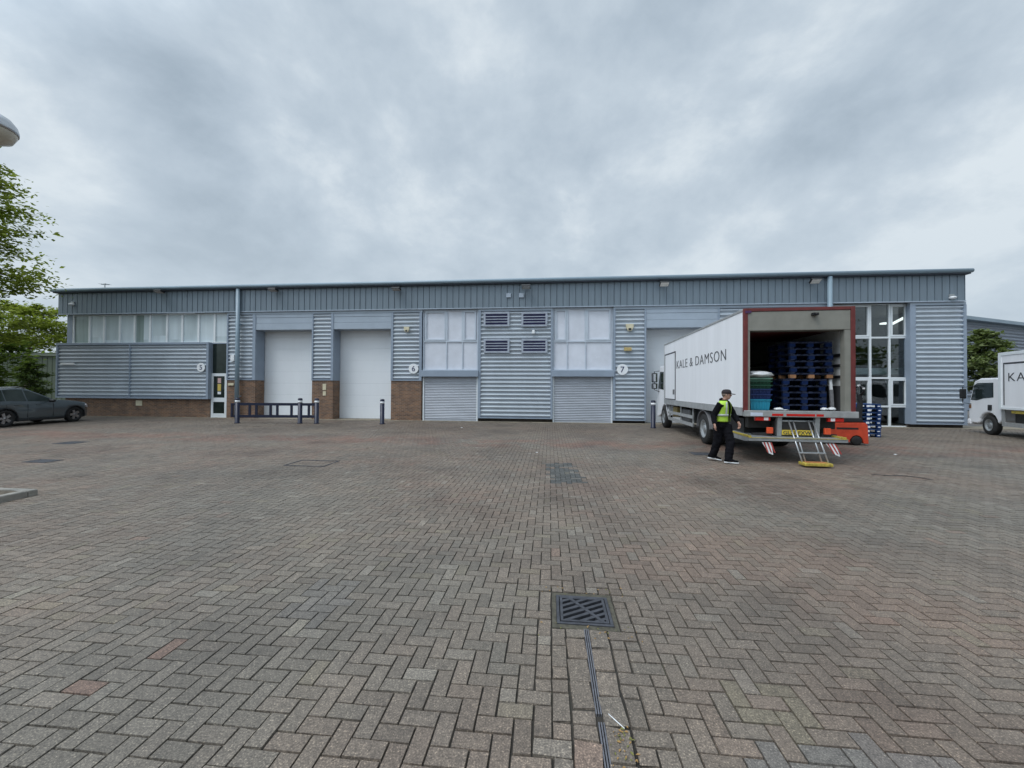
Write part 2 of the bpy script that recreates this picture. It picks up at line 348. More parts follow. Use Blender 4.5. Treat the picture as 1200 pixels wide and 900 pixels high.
def build_ground():
    # far ground sheet
    m, t, b = nt('asphalt_ground')
    n = noise_node(t, 0.4, 6); r = ramp(t, n.outputs[0], [(0.3, (0.11, 0.105, 0.10)), (0.7, (0.17, 0.16, 0.15))])
    t.links.new(r.outputs[0], b.inputs['Base Color']); b.inputs['Roughness'].default_value = 0.85
    g = MB(); L = 700
    g.add([(-L, -L, -0.07), (L, -L, -0.07), (L, L, -0.07), (-L, L, -0.07)], [(0, 1, 2, 3)])
    tag(g.build('ground', m), kind='structure')
    # paving bed with dirt and moss in the joints
    m2, t, b = nt('joint_dirt')
    n = noise_node(t, 1.3, 6); r = ramp(t, n.outputs[0], [(0.35, (0.026, 0.023, 0.020)), (0.6, (0.045, 0.040, 0.032)), (0.75, (0.055, 0.060, 0.030))])
    t.links.new(r.outputs[0], b.inputs['Base Color']); b.inputs['Roughness'].default_value = 0.95
    bed = MB()
    a_lo, a_hi, b_lo, b_hi = -33.0, 31.0, -2.6, FB - 0.30
    ga0, ga1, gb0, gb1 = CH_A - 0.236, CH_A + 0.236, GR_B - 0.222, GR_B + 0.222
    def q(a0, a1, b0, b1, z=-0.013):
        bed.add([pav(a0, b0, z), pav(a1, b0, z), pav(a1, b1, z), pav(a0, b1, z)], [(0, 1, 2, 3)])
    q(a_lo, ga0, b_lo, b_hi); q(ga1, a_hi, b_lo, b_hi); q(ga0, ga1, gb1, b_hi); q(ga0, ga1, b_lo, gb0)
    tag(bed.build('paving_bed', m2), kind='structure')

    # herringbone blocks
    rs = np.random.RandomState(11)
    i0, i1 = int((a_lo - A0) / 0.1), int((a_hi - A0) / 0.1); j0, j1 = int((b_lo - B0) / 0.1), int((b_hi - B0) / 0.1)
    rects = []
    def excl(i, j):
        if 0 <= i <= 2 and j < 0: return True              # channel strip
        if -1 <= i <= 3 and 0 <= j <= 4: return True       # grate
        return False
    for j in range(j0, j1):
        for i in range(i0, i1):
            k = (i - j) % 4
            if k == 0: c1, c2, rect = (i, j), (i + 1, j), (i, j, i + 2, j + 1)
            elif k == 2: c1, c2, rect = (i, j - 1), (i, j), (i, j - 1, i + 1, j + 1)
            else: continue
            near = -9 < i < 12 and j < 8
            if near:
                e1, e2 = excl(*c1), excl(*c2)
                if e1 and e2: continue
                if e1 or e2:
                    c = c2 if e1 else c1; rect = (c[0], c[1], c[0] + 1, c[1] + 1)
                elif -4 <= i <= 6 and -6 <= j <= 8 and rs.rand() < 0.28:   # broken and re-laid blocks round the grate
                    rects.append((c1[0], c1[1], c1[0] + 1, c1[1] + 1)); rect = (c2[0], c2[1], c2[0] + 1, c2[1] + 1)
            rects.append(rect)
    rc = np.array(rects, dtype=float)
    ext = []
    bb = B0 - 2.7 * 1
    y = -0.01
    while B0 + y > b_lo:              # courses beside the channel
        for side in (0, 1):
            L_ = rs.choice([0.1, 0.2, 0.2]) if True else 0.2
            pass
        y -= 0.2
    for side in (0, 1):
        y = 0.0
        while B0 + y > b_lo:
            L_ = float(rs.choice([0.1, 0.2, 0.2]))
            a0_ = 0.0 if side == 0 else 1.62
            ext.append((a0_, (y - L_) / 0.1, a0_ + 1.38, y / 0.1)); y -= L_
    # setts round the grate frame
    for s_ in range(5):
        pass
    rc = np.vstack([rc, np.array(ext)])
    n = len(rc)
    ca = A0 + 0.1 * (rc[:, 0] + rc[:, 2]) / 2; cb_ = B0 + 0.1 * (rc[:, 1] + rc[:, 3]) / 2
    hx = 0.05 * (rc[:, 2] - rc[:, 0]) - 0.0031; hy = 0.05 * (rc[:, 3] - rc[:, 1]) - 0.0031
    dist = np.hypot(ca - CH_A, np.maximum(0, np.abs(cb_ - GR_B) * 0.8)); dch = np.where(cb_ < GR_B, np.abs(ca - CH_A), 9)
    rough = np.clip(1.0 - np.minimum(dist, dch * 1.3) / 0.7, 0, 1)
    rot = rs.normal(0, 0.006, n) + rs.normal(0, 0.05, n) * rough
    shrink = rs.uniform(0, 0.001, n) + rs.uniform(0, 0.006, n) * rough
    hx = hx - shrink; hy = hy - shrink
    dz = rs.normal(0, 0.0012, n) + rs.normal(0, 0.004, n) * rough
    tx = rs.normal(0, 0.005, n) + rs.normal(0, 0.02, n) * rough; ty = rs.normal(0, 0.005, n) + rs.normal(0, 0.02, n) * rough
    ch = 0.0018
    V = np.zeros((n, 8, 3))
    sg = [(-1, -1), (1, -1), (1, 1), (-1, 1)]
    for q_ in range(8):
        sx, sy = sg[q_ % 4]; top = q_ >= 4
        jx = rs.normal(0, 0.0008, n) + rs.normal(0, 0.003, n) * rough; jy = rs.normal(0, 0.0008, n) + rs.normal(0, 0.003, n) * rough
        lx = sx * (hx - (ch if top else 0)) + jx; ly = sy * (hy - (ch if top else 0)) + jy
        lz = dz + lx * tx + ly * ty - (0 if top else 0.016)
        px = ca + lx * np.cos(rot) - ly * np.sin(rot); py = cb_ + lx * np.sin(rot) + ly * np.cos(rot)
        V[:, q_, 0] = px * E1.x + py * E2.x; V[:, q_, 1] = px * E1.y + py * E2.y; V[:, q_, 2] = lz
    base = np.arange(n)[:, None, None] * 8
    fq = np.array([(4, 5, 6, 7), (0, 1, 5, 4), (1, 2, 6, 5), (2, 3, 7, 6), (3, 0, 4, 7)])[None]
    Fq = (base + fq).reshape(-1, 4)
    # the colours of the blocks themselves
    P = np.array([mnoise.fractal(Vector((x * 0.22, y_ * 0.30, 3.3)), 0.6, 2.0, 4) for x, y_ in zip(ca, cb_)])
    Q = np.array([mnoise.noise(Vector((x * 0.9, y_ * 1.1, 9.1))) for x, y_ in zip(ca, cb_)])
    grey = np.array([0.157, 0.144, 0.127]); brown = np.array([0.168, 0.137, 0.115]); redd = np.array([0.185, 0.118, 0.095])
    blue = np.array([0.135, 0.150, 0.160]); rust = np.array([0.26, 0.115, 0.08]); olive = np.array([0.21, 0.19, 0.14])
    w = np.clip(0.55 + 0.9 * P + rs.normal(0, 0.14, n), 0, 1)[:, None]
    colr = grey * (1 - w) + brown * w
    wr = np.clip((P + Q * 0.5 - 0.30) * 1.4, 0, 0.22)[:, None] * (rs.rand(n) < 0.6)[:, None]
    colr = colr * (1 - wr) + redd * wr
    db = FB - cb_                       # metres in front of the building
    band = np.exp(-((db - 7.6) / 1.0) ** 4)
    pat = np.clip(0.55 + 1.6 * Q + rs.normal(0, 0.25, n), 0, 1) * band * 0.9
    colr = colr * (1 - pat[:, None]) + redd * pat[:, None]
    nearb = np.clip((6.4 - db) / 1.0, 0, 1)[:, None] * 0.5       # brown, oil-darkened blocks along the doors
    colr = colr * (1 - nearb) + np.array([0.150, 0.122, 0.100]) * nearb
    X = ca * E1.x + cb_ * E2.x; Y = ca * E1.y + cb_ * E2.y
    def patch(mask, c, amt):
        colr[mask] = colr[mask] * (1 - amt) + np.asarray(c) * amt
    patch((X > 0.78) & (X < 1.40) & (Y > 7.15) & (Y < 9.05) & (rs.rand(n) < 0.97), (0.072, 0.080, 0.083), 0.92)
    patch((X > 1.05) & (X < 2.1) & (Y > 1.6) & (Y < 1.9), blue, 0.45)
    patch((X > -3.2) & (X < -2.25) & (Y > 2.25) & (Y < 2.62) & (rs.rand(n) < 0.25), rust, 0.32)
    patch((X > -1.75) & (X < -1.35) & (Y > 2.9) & (Y < 3.5), (0.115, 0.12, 0.128), 0.35)
    patch(rs.rand(n) < 0.04, olive * .85, 0.35); patch(rs.rand(n) < 0.004, rust, 0.15); patch(rs.rand(n) < 0.03, (0.24, 0.228, 0.205), 0.4)
    patch((X > 1.2) & (X < 1.6) & (Y > 2.0) & (Y < 2.3) & (rs.rand(n) < .7), (0.17, 0.155, 0.115), 0.6)
    # old oil drips, tyre grime and dirt collected along the doors
    for _ in range(46):
        sx, sy, sr = rs.uniform(-16, 16), rs.uniform(3, 18.5), rs.uniform(.12, .55)
        colr = colr * (1 - rs.uniform(.12, .38) * np.exp(-(((X - sx) / sr) ** 2 + ((Y - sy) / (sr * 1.3)) ** 2)))[:, None]
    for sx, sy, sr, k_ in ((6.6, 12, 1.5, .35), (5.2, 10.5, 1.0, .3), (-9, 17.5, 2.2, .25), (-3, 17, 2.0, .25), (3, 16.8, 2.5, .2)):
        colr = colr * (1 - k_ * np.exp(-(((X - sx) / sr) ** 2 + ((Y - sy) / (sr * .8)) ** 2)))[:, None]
    colr = colr * np.array([1.04, 1.0, 0.955]) * (0.92 * (1 + rs.normal(0, 0.07, n)))[:, None]
    me = bpy.data.meshes.new('block_paving')
    me.vertices.add(n * 8); me.vertices.foreach_set('co', V.reshape(-1))
    nf = len(Fq); me.loops.add(nf * 4); me.loops.foreach_set('vertex_index', Fq.reshape(-1).astype(np.int32))
    me.polygons.add(nf); me.polygons.foreach_set('loop_start', (np.arange(nf) * 4).astype(np.int32))
    me.polygons.foreach_set('use_smooth', np.zeros(nf, dtype=bool)); me.update(calc_edges=True)
    at = me.color_attributes.new('tint', 'FLOAT_COLOR', 'POINT')
    cc = np.ones((n, 8, 4)); cc[:, :, :3] = np.clip(colr, 0.02, 1)[:, None, :]
    at.data.foreach_set('color', cc.reshape(-1).astype(np.float32))
    m3, t, b = nt('concrete_block')
    a_ = t.nodes.new('ShaderNodeAttribute'); a_.attribute_name = 'tint'
    n1 = noise_node(t, 0.55, 7, 0.62); st = ramp(t, n1.outputs[0], [(0.25, (0.62, 0.62, 0.64)), (0.5, (0.98, 0.98, 0.98)), (0.75, (1.18, 1.17, 1.14))])
    n2 = noise_node(t, 105, 4, 0.75); sp = ramp(t, n2.outputs[0], [(0.34, (0.50, 0.50, 0.50)), (0.5, (0.98, 0.98, 0.98)), (0.60, (1.45, 1.44, 1.40)), (0.68, (3.4, 3.3, 3.1))])
    n4 = noise_node(t, 26, 5, 0.65); sp2 = ramp(t, n4.outputs[0], [(0.3, (0.72, 0.72, 0.72)), (0.7, (1.22, 1.22, 1.2))])
    c = mulc(t, a_.outputs['Color'], st.outputs[0]); c = mulc(t, c, sp.outputs[0], 0.95); c = mulc(t, c, sp2.outputs[0])
    t.links.new(c, b.inputs['Base Color'])
    n5 = noise_node(t, 0.35, 4); mr = t.nodes.new('ShaderNodeMapRange'); mr.inputs[3].default_value = 0.52; mr.inputs[4].default_value = 0.85
    t.links.new(n5.outputs[0], mr.inputs[0]); t.links.new(mr.outputs[0], b.inputs['Roughness'])
    bp = t.nodes.new('ShaderNodeBump'); bp.inputs['Strength'].default_value = 0.55; bp.inputs['Distance'].default_value = 0.004
    n3 = noise_node(t, 110, 4, 0.7); t.links.new(n3.outputs[0], bp.inputs['Height']); t.links.new(bp.outputs[0], b.inputs['Normal'])
    me.materials.append(m3)
    o = bpy.data.objects.new('block_paving', me); COL.objects.link(o); tag(o, kind='structure')
    # concrete apron along the building
    ap = MB(); ap.box(-33, 31, FB - 0.32, FB + 1.2, -0.05, 0.012)
    o = ap.build('concrete_apron', mat('stained_apron', (0.235, 0.205, 0.155), 0.9, 0, 0.4, 1.6, bump=0.3)); put(o, (0, 0, 0), -FANG); tag(o, kind='structure')
build_ground()

def pav_thing(name, px, py, label, cat, group=None):
    p = gnd(px, py); return empty(name, (p.x, p.y, 0), -FANG, label, cat, group)
# drain grate
g = empty('drain_grate', pav(CH_A, GR_B), -FANG, 'square dark iron drain grate with diagonal bars set in the block paving', 'drain grate')
gb = MB(); gw, gh = 0.210, 0.196
for x0, x1, y0, y1 in ((-gw, gw, -gh, -gh + 0.022), (-gw, gw, gh - 0.022, gh), (-gw, -gw + 0.024, -gh + 0.0225, gh - 0.0225), (gw - 0.024, gw, -gh + 0.0225, gh - 0.0225)):
    gb.box(x0, x1, y0, y1, -0.030, 0.004)
gb.build('grate_frame', M_IRON, g, 0.003)
bars = MB()
# cover rim and diagonal slots
iw, ih = gw - 0.030, gh - 0.028
for x0, x1, y0, y1 in ((-iw, iw, -ih, -ih + 0.02), (-iw, iw, ih - 0.02, ih), (-iw, -iw + 0.02, -ih + 0.0205, ih - 0.0205), (iw - 0.02, iw, -ih + 0.0205, ih - 0.0205)):
    bars.box(x0, x1, y0, y1, -0.026, 0.006)
def clipbar(c, ang, w, dz=0.0):
    # bar through (c,0) at ang clipped to inner rectangle
    d = Vector((math.cos(ang), math.sin(ang))); p = Vector(c); t0, t1 = -9, 9
    for k, lim in ((0, iw - 0.012), (1, ih - 0.012)):
        if abs(d[k]) < 1e-6:
            if abs(p[k]) > lim: return
            continue
        a, b = (-lim - p[k]) / d[k], (lim - p[k]) / d[k]
        t0 = max(t0, min(a, b)); t1 = min(t1, max(a, b))
    if t1 - t0 < 0.03: return
    a, b = p + d * t0, p + d * t1
    bars.bar((a.x, a.y, -0.0105 + dz), (b.x, b.y, -0.0105 + dz), w, 0.030)
for k in range(-5, 6): clipbar((k * 0.112, 0), R(31), 0.027)
clipbar((0.02, 0.0), R(-52), 0.026, 0.002)
bars.build('grate_bars', M_IRON, g)
sr_ = MB(); ow, oh = 0.244, 0.244
for x0, x1, y0, y1 in ((-ow, ow, -oh, -gh - .002), (-ow, ow, gh + .002, oh), (-ow, -gw - .002, -gh - .002, gh + .002), (gw + .002, ow, -gh - .002, gh + .002)): sr_.box(x0, x1, y0, y1, -0.03, -0.004)
sr_.build('mortar_surround', mat('mossy_mortar', (0.085, 0.078, 0.058), 0.95, 0, 0.5, 22, bump=0.6), g)
pit = MB(); pit.add([(-gw, -gh, -0.06), (gw, -gh, -0.06), (gw, gh, -0.06), (-gw, gh, -0.06)], [(0, 1, 2, 3)])
pit.build('sump', mat('shaded_sump', (0.01, 0.01, 0.01), 0.4), g)  # near-black floor stands in for the darkness of a deeper pit
# slot channel: two lengths
c = empty('drain_channel', pav(CH_A, 2.3), -FANG, 'narrow steel slot drain channel running from the grate towards the viewer', 'drain channel')
for nm, b0, b1, off in (('channel_rail', GR_B - 0.245, 2.12, 0.0), ('channel_rail', 2.07, -2.5, 0.006)):
    r_ = MB()
    for s_ in (-0.013, 0.0, 0.013): r_.box(s_ - 0.0035 + off, s_ + 0.0035 + off, min(b0, b1) - 2.3, max(b0, b1) - 2.3, -0.02, 0.002)
    r_.build(nm, M_GALV if False else mat('worn_channel_steel', (0.20, 0.20, 0.22), 0.45, 0.5, 0.3, 20), c)
# covers
def cover(px, py, w, d, label, dark=True, name='manhole_cover'):
    o = pav_thing(name, px, py, label, 'manhole cover')
    f = MB(); e = 0.03
    for x0, x1, y0, y1 in ((-w / 2, w / 2, -d / 2, -d / 2 + e), (-w / 2, w / 2, d / 2 - e, d / 2), (-w / 2, -w / 2 + e, -d / 2 + e, d / 2 - e), (w / 2 - e, w / 2, -d / 2 + e, d / 2 - e)):
        f.box(x0, x1, y0, y1, -0.02, 0.010)
    f.build('cover_frame', M_IRON, o)
    if dark:
        p = MB(); p.box(-w / 2 + e + .004, w / 2 - e - .004, -d / 2 + e + .004, d / 2 - e - .004, -0.02, 0.007)
        nx = int(w / 0.09)
        for i in range(nx):
            for j in range(int(d / 0.09)):
                x = -w / 2 + 0.07 + i * 0.09; y = -d / 2 + 0.07 + j * 0.09
                p.box(x, x + 0.05, y, y + 0.02, 0.0072, 0.0105)
        p.build('cover_plate', M_IRON, o)
cover(366, 543, 0.95, 0.66, 'thin steel frame of a paved inspection cover, left of centre in the yard', False)
cover(83, 519, 0.62, 0.5, 'dark iron cover in the paving near the grey car')
cover(50, 540.5, 0.6, 0.35, 'worn flush cover in the paving between kerbed bed and grey car')
cover(822, 532, 0.5, 0.42, 'small dark iron cover in the paving beside the walking man')
# open settlement joint on the right
p0 = [gnd(x, y) for x, y in ((1021, 556), (1038, 557.3), (1056, 557.6), (1072, 559), (1093, 562.5))]
cr = MB(); vs = []
for k, p in enumerate(p0):
    w_ = (0.012, 0.022, 0.022, 0.02, 0.008)[k]; vs += [(p.x - 0.02, p.y - w_, 0.006), (p.x + 0.02, p.y + w_, 0.0062)]
cr.add(vs, [(2 * k, 2 * k + 2, 2 * k + 3, 2 * k + 1) for k in range(len(p0) - 1)])
tag(cr.build('surface_crack', M_BLACK), kind='structure')
# litter
def litter(px, py, s, label, name='paper_scrap', m=M_SIGN):
    p = gnd(px, py); mb = MB(); pts = []
    for k in range(7):
        a = 2 * PI * k / 7; r_ = s * rnd.uniform(0.6, 1.1); pts.append((math.cos(a) * r_, math.sin(a) * r_ * 0.6, rnd.uniform(0, 0.25) * s))
    mb.add(pts + [(0, 0, s * 0.3)], [(k, (k + 1) % 7, 7) for k in range(7)] + [tuple(reversed(range(7)))])
    o = mb.build(name, m); put(o, (p.x, p.y, 0.004)); tag(o, label, 'litter')
litter(1049, 533, 0.07, 'crumpled white paper scrap on the paving right of the yellow step')
litter(541, 501.5, 0.06, 'white litter scrap on the paving in front of the left shutter')
litter(629, 530.5, 0.05, 'pale litter scrap in the reddish paving band facing the ribbed panel')
st = MB(); st.tube([(0, 0, 0.004), (0.06, -0.09, 0.006)], 0.0024, 8)
p = gnd(713, 838); tag(put(st.build('drinking_straw', M_SIGN), (p.x, p.y, 0.002)), 'thin white straw lying beside the drain channel', 'straw')
lv = MB(); rs_ = random.Random(4)
for k in range(130):
    if k < 85: a, b_ = CH_A + 0.10 + rs_.gauss(0, 0.035), rs_.uniform(1.5, 2.05)
    else: a, b_ = CH_A + rs_.uniform(-0.35, 0.4), GR_B + rs_.choice([-1, 1]) * rs_.uniform(0.2, 0.36)
    p = pav(a, b_); s_ = rs_.uniform(0.004, 0.013); an = rs_.uniform(0, PI); dx, dy = math.cos(an) * s_, math.sin(an) * s_
    z = rs_.uniform(0.003, 0.008); lv.m = rs_.randrange(2)
    lv.add([(p.x - dx, p.y - dy, z), (p.x + dy * .5, p.y - dx * .5, z + 0.004), (p.x + dx, p.y + dy, z), (p.x - dy * .5, p.y + dx * .5, z + 0.002)], [(0, 1, 2, 3)])
tag(lv.build('leaf_litter', [mat('tan_leaf', (0.33, 0.20, 0.07), 0.8), mat('moss_crumb', (0.17, 0.17, 0.05), 0.9)]), 'tan leaf crumbs caught beside the drain', None, None, 'stuff')

# kerbed bed at the left edge
kb = MB(); kx1 = -0.0
pk = gnd(45, 580); ka, kbb = topav(pk)
kerb = MB()
kerb.box(ka - 3.2, ka, kbb - 0.12, kbb, -0.06, 0.10); kerb.box(ka - 0.12, ka, kbb - 3.4, kbb - 0.1225, -0.06, 0.10)
o = kerb.build('kerb', mat('pale_kerb_concrete', (0.29, 0.275, 0.245), 0.85, 0, 0.3, 7, bump=0.3), None, 0.018); put(o, (0, 0, 0), -FANG); tag(o, kind='structure')
bed = MB(); nx, ny = 16, 16
for j in range(ny + 1):
    for i in range(nx + 1):
        bed.v.append((ka - 3.2 + i * 3.08 / nx, kbb - 3.4 + j * 3.28 / ny, 0.075 + rnd.uniform(-0.015, 0.02)))
for j in range(ny):
    for i in range(nx):
        a = j * (nx + 1) + i; bed.f.append((a, a + 1, a + nx + 2, a + nx + 1)); bed.mi.append(0); bed.sm.append(True)
o = bed.build('soil_bed', M_SOIL); put(o, (0, 0, 0), -FANG); tag(o, kind='structure')

# ------------------------------------------------------------------ main building
B = empty('warehouse_terrace', F0, -FANG, 'long low grey metal clad industrial terrace with roller doors behind the lorry', 'industrial building')
LEN = fac(1131.5, 420)[0]
def part(mb, name, m, parent=B, bevel=0.0): return mb.build(name, m, parent, bevel)
def fbox(name, x0, x1, y0, y1, v0, v1, m, ground=False, parent=B, bevel=0.0):
    u0, u1, z0, z1 = frect(x0, x1, y0, y1, v0)
    if ground: z0 = 0.0
    return part(MB().box(u0, u1, v0, v1, z0, z1), name, m, parent, bevel)
def ribs(name, u0, u1, z0, z1, v, m=M_CLAD, pitch=0.215, amp=0.045, parent=B):
    n = max(1, round((z1 - z0) / pitch)); st_ = 12; mb = MB(); mb.smooth = True; vs = []; N_ = n * st_
    for k in range(N_ + 1):
        ph = k / st_
        f_ = math.cos(2 * PI * ph); f_ = math.copysign(abs(f_) ** 0.9, f_)
        z = z0 + (z1 - z0) * k / N_; vv = v + (amp - .03) + amp * f_
        vs += [(u0, vv, z), (u1, vv, z)]
    mb.add(vs, [(2 * k, 2 * k + 1, 2 * k + 3, 2 * k + 2) for k in range(N_)])
    mb.smooth = False
    bv = v + 2 * amp
    mb.box(u0 + .002, u1 - .002, bv, bv + 0.02, z0 + .002, z1 - .002)
    o = mb.build(name, m, parent, 0, fixn=False); return o

ZP0 = fac(600, 360, -0.12)[1]        # bottom of the parapet cladding
ZT = fac(600, 326.5, -0.3)[1]          # top of the eaves
print('LEN', LEN, 'parapet z', ZP0, 'top', ZT)
# shell: side, back walls, roof
DEP = 24.0
sh = MB()
sh.box(0.02, 0.22, 0.3, DEP, 0, ZT - 0.32); sh.box(LEN - 0.22, LEN - 0.02, 0.3, DEP, 0, ZT - 0.32); sh.box(0.02, LEN - 0.02, DEP, DEP + 0.2, 0, ZT - 0.32)
part(sh, 'side_wall', M_PARA)
EL, ER = fac(60.5, 338, -0.30)[0], LEN + 0.02
rf = MB(); rf.prism([(-0.28, ZT - 0.17), (-0.28, ZT - 0.02), (DEP / 2, ZT + 0.75), (DEP + 0.6, ZT - 0.02), (DEP + 0.6, ZT - 0.24), (DEP / 2, ZT + 0.5)], 'x', EL + .02, ER - .02)
part(rf, 'roof', M_EAVE)
EL, ER = fac(60.5, 338, -0.30)[0], LEN + 0.02
ev = MB(); ev.tube([(EL, -0.30, ZT - 0.09), (ER, -0.30, ZT - 0.09)], 0.095, 20)
part(ev, 'eaves_gutter', M_EAVE)
sf = MB(); sf.box(EL + .04, ER - .03, -0.28, 0.30, ZT - 0.235, ZT - 0.175); part(sf, 'soffit', mat('dark_soffit', (0.05, 0.06, 0.08), 0.6))
PX = fac(68.4, 355, -0.12)[0]
# parapet: vertical ribbed cladding
pp = MB(); pitch = 0.318; npt = int((LEN - 0.10 - PX) / pitch); pitch = (LEN - 0.10 - PX) / npt; prof = []
for k in range(npt):
    x = PX + k * pitch
    prof += [(x, -0.12), (x + pitch - 0.042, -0.12), (x + pitch - 0.034, -0.085), (x + pitch - 0.010, -0.085)]
prof.append((LEN - 0.10, -0.12)); zt = ZT - 0.24
nn = len(prof)
pp.add([(x, v, ZP0) for x, v in prof] + [(x, v, zt) for x, v in prof], [(k, k + 1, nn + k + 1, nn + k) for k in range(nn - 1)])
pp.box(PX + 0.002, LEN - 0.102, -0.06, 0.29, ZP0 + 0.002, zt - 0.002)
part(pp, 'parapet_cladding', M_PARA)
dr = MB(); dr.box(PX - 0.01, LEN - 0.09, -0.145, -0.02, ZP0 - 0.045, ZP0 - 0.002); part(dr, 'parapet_drip', M_FLASH)
ZH = ZP0 - 0.05
def zpx(y, x=600, v=0): return fac(x, y, v)[1]
ZF0 = zpx(367, 420)                  # below the pale flashing strip
def upx(x, y=420, v=0): return fac(x, y, v)[0]
def fpiece(x0, x1, v0=-0.06, v1=0.1):
    part(MB().box(upx(x0) + .003, upx(x1) - .003, v0, v1, ZF0, ZH - .003), 'flashing', M_FLASH)
ZF1 = ZF0 - 0.003
for a, b in ((266.6, 495.2), (560.4, 647.7), (718.4, 976), (1065.6, 1131.3)): fpiece(a, b)
# --- left office: brick plinth, projecting screen, window band
SV = -0.20
ZS0, ZS1 = zpx(467, 160, SV), zpx(401.5, 160, SV)
u_l, u_r = fac(65.5, 430, SV)[0], fac(244.3, 430, SV)[0]
part(MB().box(0, upx(247) - 0.01, 0.0, 0.28, 0, ZS0 + 0.3), 'brick_plinth', M_BRICK)
scr = empty('screen_panel', (0, 0, 0)); scr.parent = B
mid = fac(151.6, 430, SV)[0]
for a, b in ((u_l + 0.10, mid - 0.03), (mid + 0.03, u_r - 0.14)): ribs('screen_cladding', a, b, ZS0 + 0.10, ZS1 - 0.12, SV + .045, parent=scr, pitch=0.215)
fr = MB(); fr.box(u_l, u_r, SV - .02, -0.001, ZS1 - 0.12, ZS1); fr.box(u_l, u_r, SV - .01, -0.001, ZS0, ZS0 + 0.10)
fr.box(u_l, u_l + 0.10, SV - .012, -0.003, ZS0 + 0.1005, ZS1 - 0.1205); fr.box(u_r - 0.14, u_r, SV - .012, -0.003, ZS0 + 0.1005, ZS1 - 0.1205)
fr.box(mid - 0.03, mid + 0.03, SV - .005, -0.05, ZS0 + 0.1005, ZS1 - 0.1205); fr.box(u_l + 0.1, u_r - 0.14, -0.045, -0.02, ZS0 + 0.105, ZS1 - 0.125)
fr.build('screen_frame', M_TRIM, scr)
# window band
zb0, zb1 = ZS1 - 0.01, ZH - 0.004
wn = empty('window', (0, 0, 0)); wn.parent = B; tag(wn, 'long upper window band with ten pale panes')
edges = [362, 444, 517, 596, 671, 749, 834, 911, 993, 1074, 1146]
us = [upx(e / 4.2857, 385) for e in edges]
fm = MB(); fm.box(us[0] - 0.03, us[-1] + 0.03, 0.05, 0.16, zb1 - 0.05, zb1); fm.box(us[0] - 0.03, us[-1] + 0.03, 0.02, 0.16, zb0, zb0 + 0.05)
for i, u in enumerate(us): fm.box(u - 0.055, u + 0.055, 0.04, 0.155, zb0 + 0.0505, zb1 - 0.0505)
fm.build('window_frame', M_WHITE, wn)
pn = MB()
for i in range(10):
    a_, b_ = us[i] + 0.056, us[i + 1] - 0.056; f_ = (0.0, 0.0, 0.0, 0.0, .55, .0, .0, .0, .0, .0)[i]
    if f_:
        pn.m = 2; pn.box(a_, a_ + (b_ - a_) * f_ - .001, 0.102, 0.12, zb0 + 0.051, zb1 - 0.051); a_ = a_ + (b_ - a_) * f_ + .001
    pn.m = (2, 0, 1, 1, 0, 1, 0, 1, 1, 0)[i]; hgt = (zb1 - zb0 - .102) * (.72, .8, .9, .85, .9, .75, .9, .95, .9, .8)[i]
    pn.box(a_, b_, 0.10, 0.12, zb0 + 0.051, zb1 - 0.052 - hgt); pn.m = (0, 1, 0, 1, 1, 0, 1, 0, 1, 1)[i] if i else 2
    pn.box(a_, b_, 0.101, 0.12, zb1 - 0.051 - hgt, zb1 - 0.051)
pn.build('window_pane', [M_BLIND, mat('bright_blind_pane', (0.58, 0.66, 0.70), 0.08, 0, 0.12, 0.9, streak=(3, 1, 0.2)), mat('dim_blind_pane', (0.27, 0.34, 0.33), 0.08, 0, 0.25, 0.9, streak=(3, 1, 0.2))], wn)
part(MB().box(0.0, us[0] - 0.032, 0.02, 0.28, ZS0 + 0.31, zb1), 'trim', M_TRIM)
part(MB().box(us[0], us[-1], 0.16, 0.28, ZS0 + 0.31, zb1), 'inner_wall', M_TRIM)
# entrance: dark glazing over a white door
ud0, ud1 = upx(247.2, 440), upx(265.5, 440); zd = zpx(437.5, 256)
ent = empty('entrance_door', (0, 0, 0)); ent.parent = B; tag(ent, 'white framed entrance door with notices under a tall dark pane')
f2 = MB(); w_ = 0.13
f2.box(ud0, ud0 + w_, 0.02, 0.10, 0.012, zd); f2.box(ud1 - w_, ud1, 0.02, 0.10, 0.012, zd)
for z0, z1 in ((0.012, 0.24), (zpx(471, 256), zpx(466, 256)), (zd - 0.16, zd)): f2.box(ud0 + w_ + .0005, ud1 - w_ - .0005, 0.02, 0.10, z0, z1)
f2.build('door_frame', M_WHITE, ent)
pn = MB(); pn.box(ud0 + w_, ud1 - w_, 0.055, 0.07, 0.241, zd - 0.161); pn.build('door_pane', M_DGLASS, ent)
uc = (ud0 + ud1) / 2
f2b = MB()
for x0, x1 in ((ud0, ud0 + 0.05), (ud1 - 0.05, ud1)): f2b.box(x0, x1, 0.02, 0.1, zd + .001, zb0 + 0.0)
f2b.box(ud0 + .0505, ud1 - .0505, 0.02, 0.1, zb0 - 0.06, zb0); f2b.build('transom_frame', M_TRIM, ent)
pn = MB(); pn.box(ud0 + 0.05, ud1 - 0.05, 0.055, 0.07, zd + .001, zb0 - 0.061); pn.build('transom_pane', M_DGLASS, ent)
for nm, y0, y1, m_ in (('notice', 443, 449, mat('red_white_notice', (0.62, 0.42, 0.40), 0.5, 0, 0.4, 25)), ('notice', 450, 458, mat('yellow_notice', (0.66, 0.50, 0.12), 0.5, 0, 0.3, 25)), ('notice', 459, 462, M_SIGN)):
    z0, z1 = zpx(y1, 256), zpx(y0, 256); MB().box(uc - 0.10, uc + 0.10, 0.044, 0.0545, z0, z1).build(nm, m_, ent)
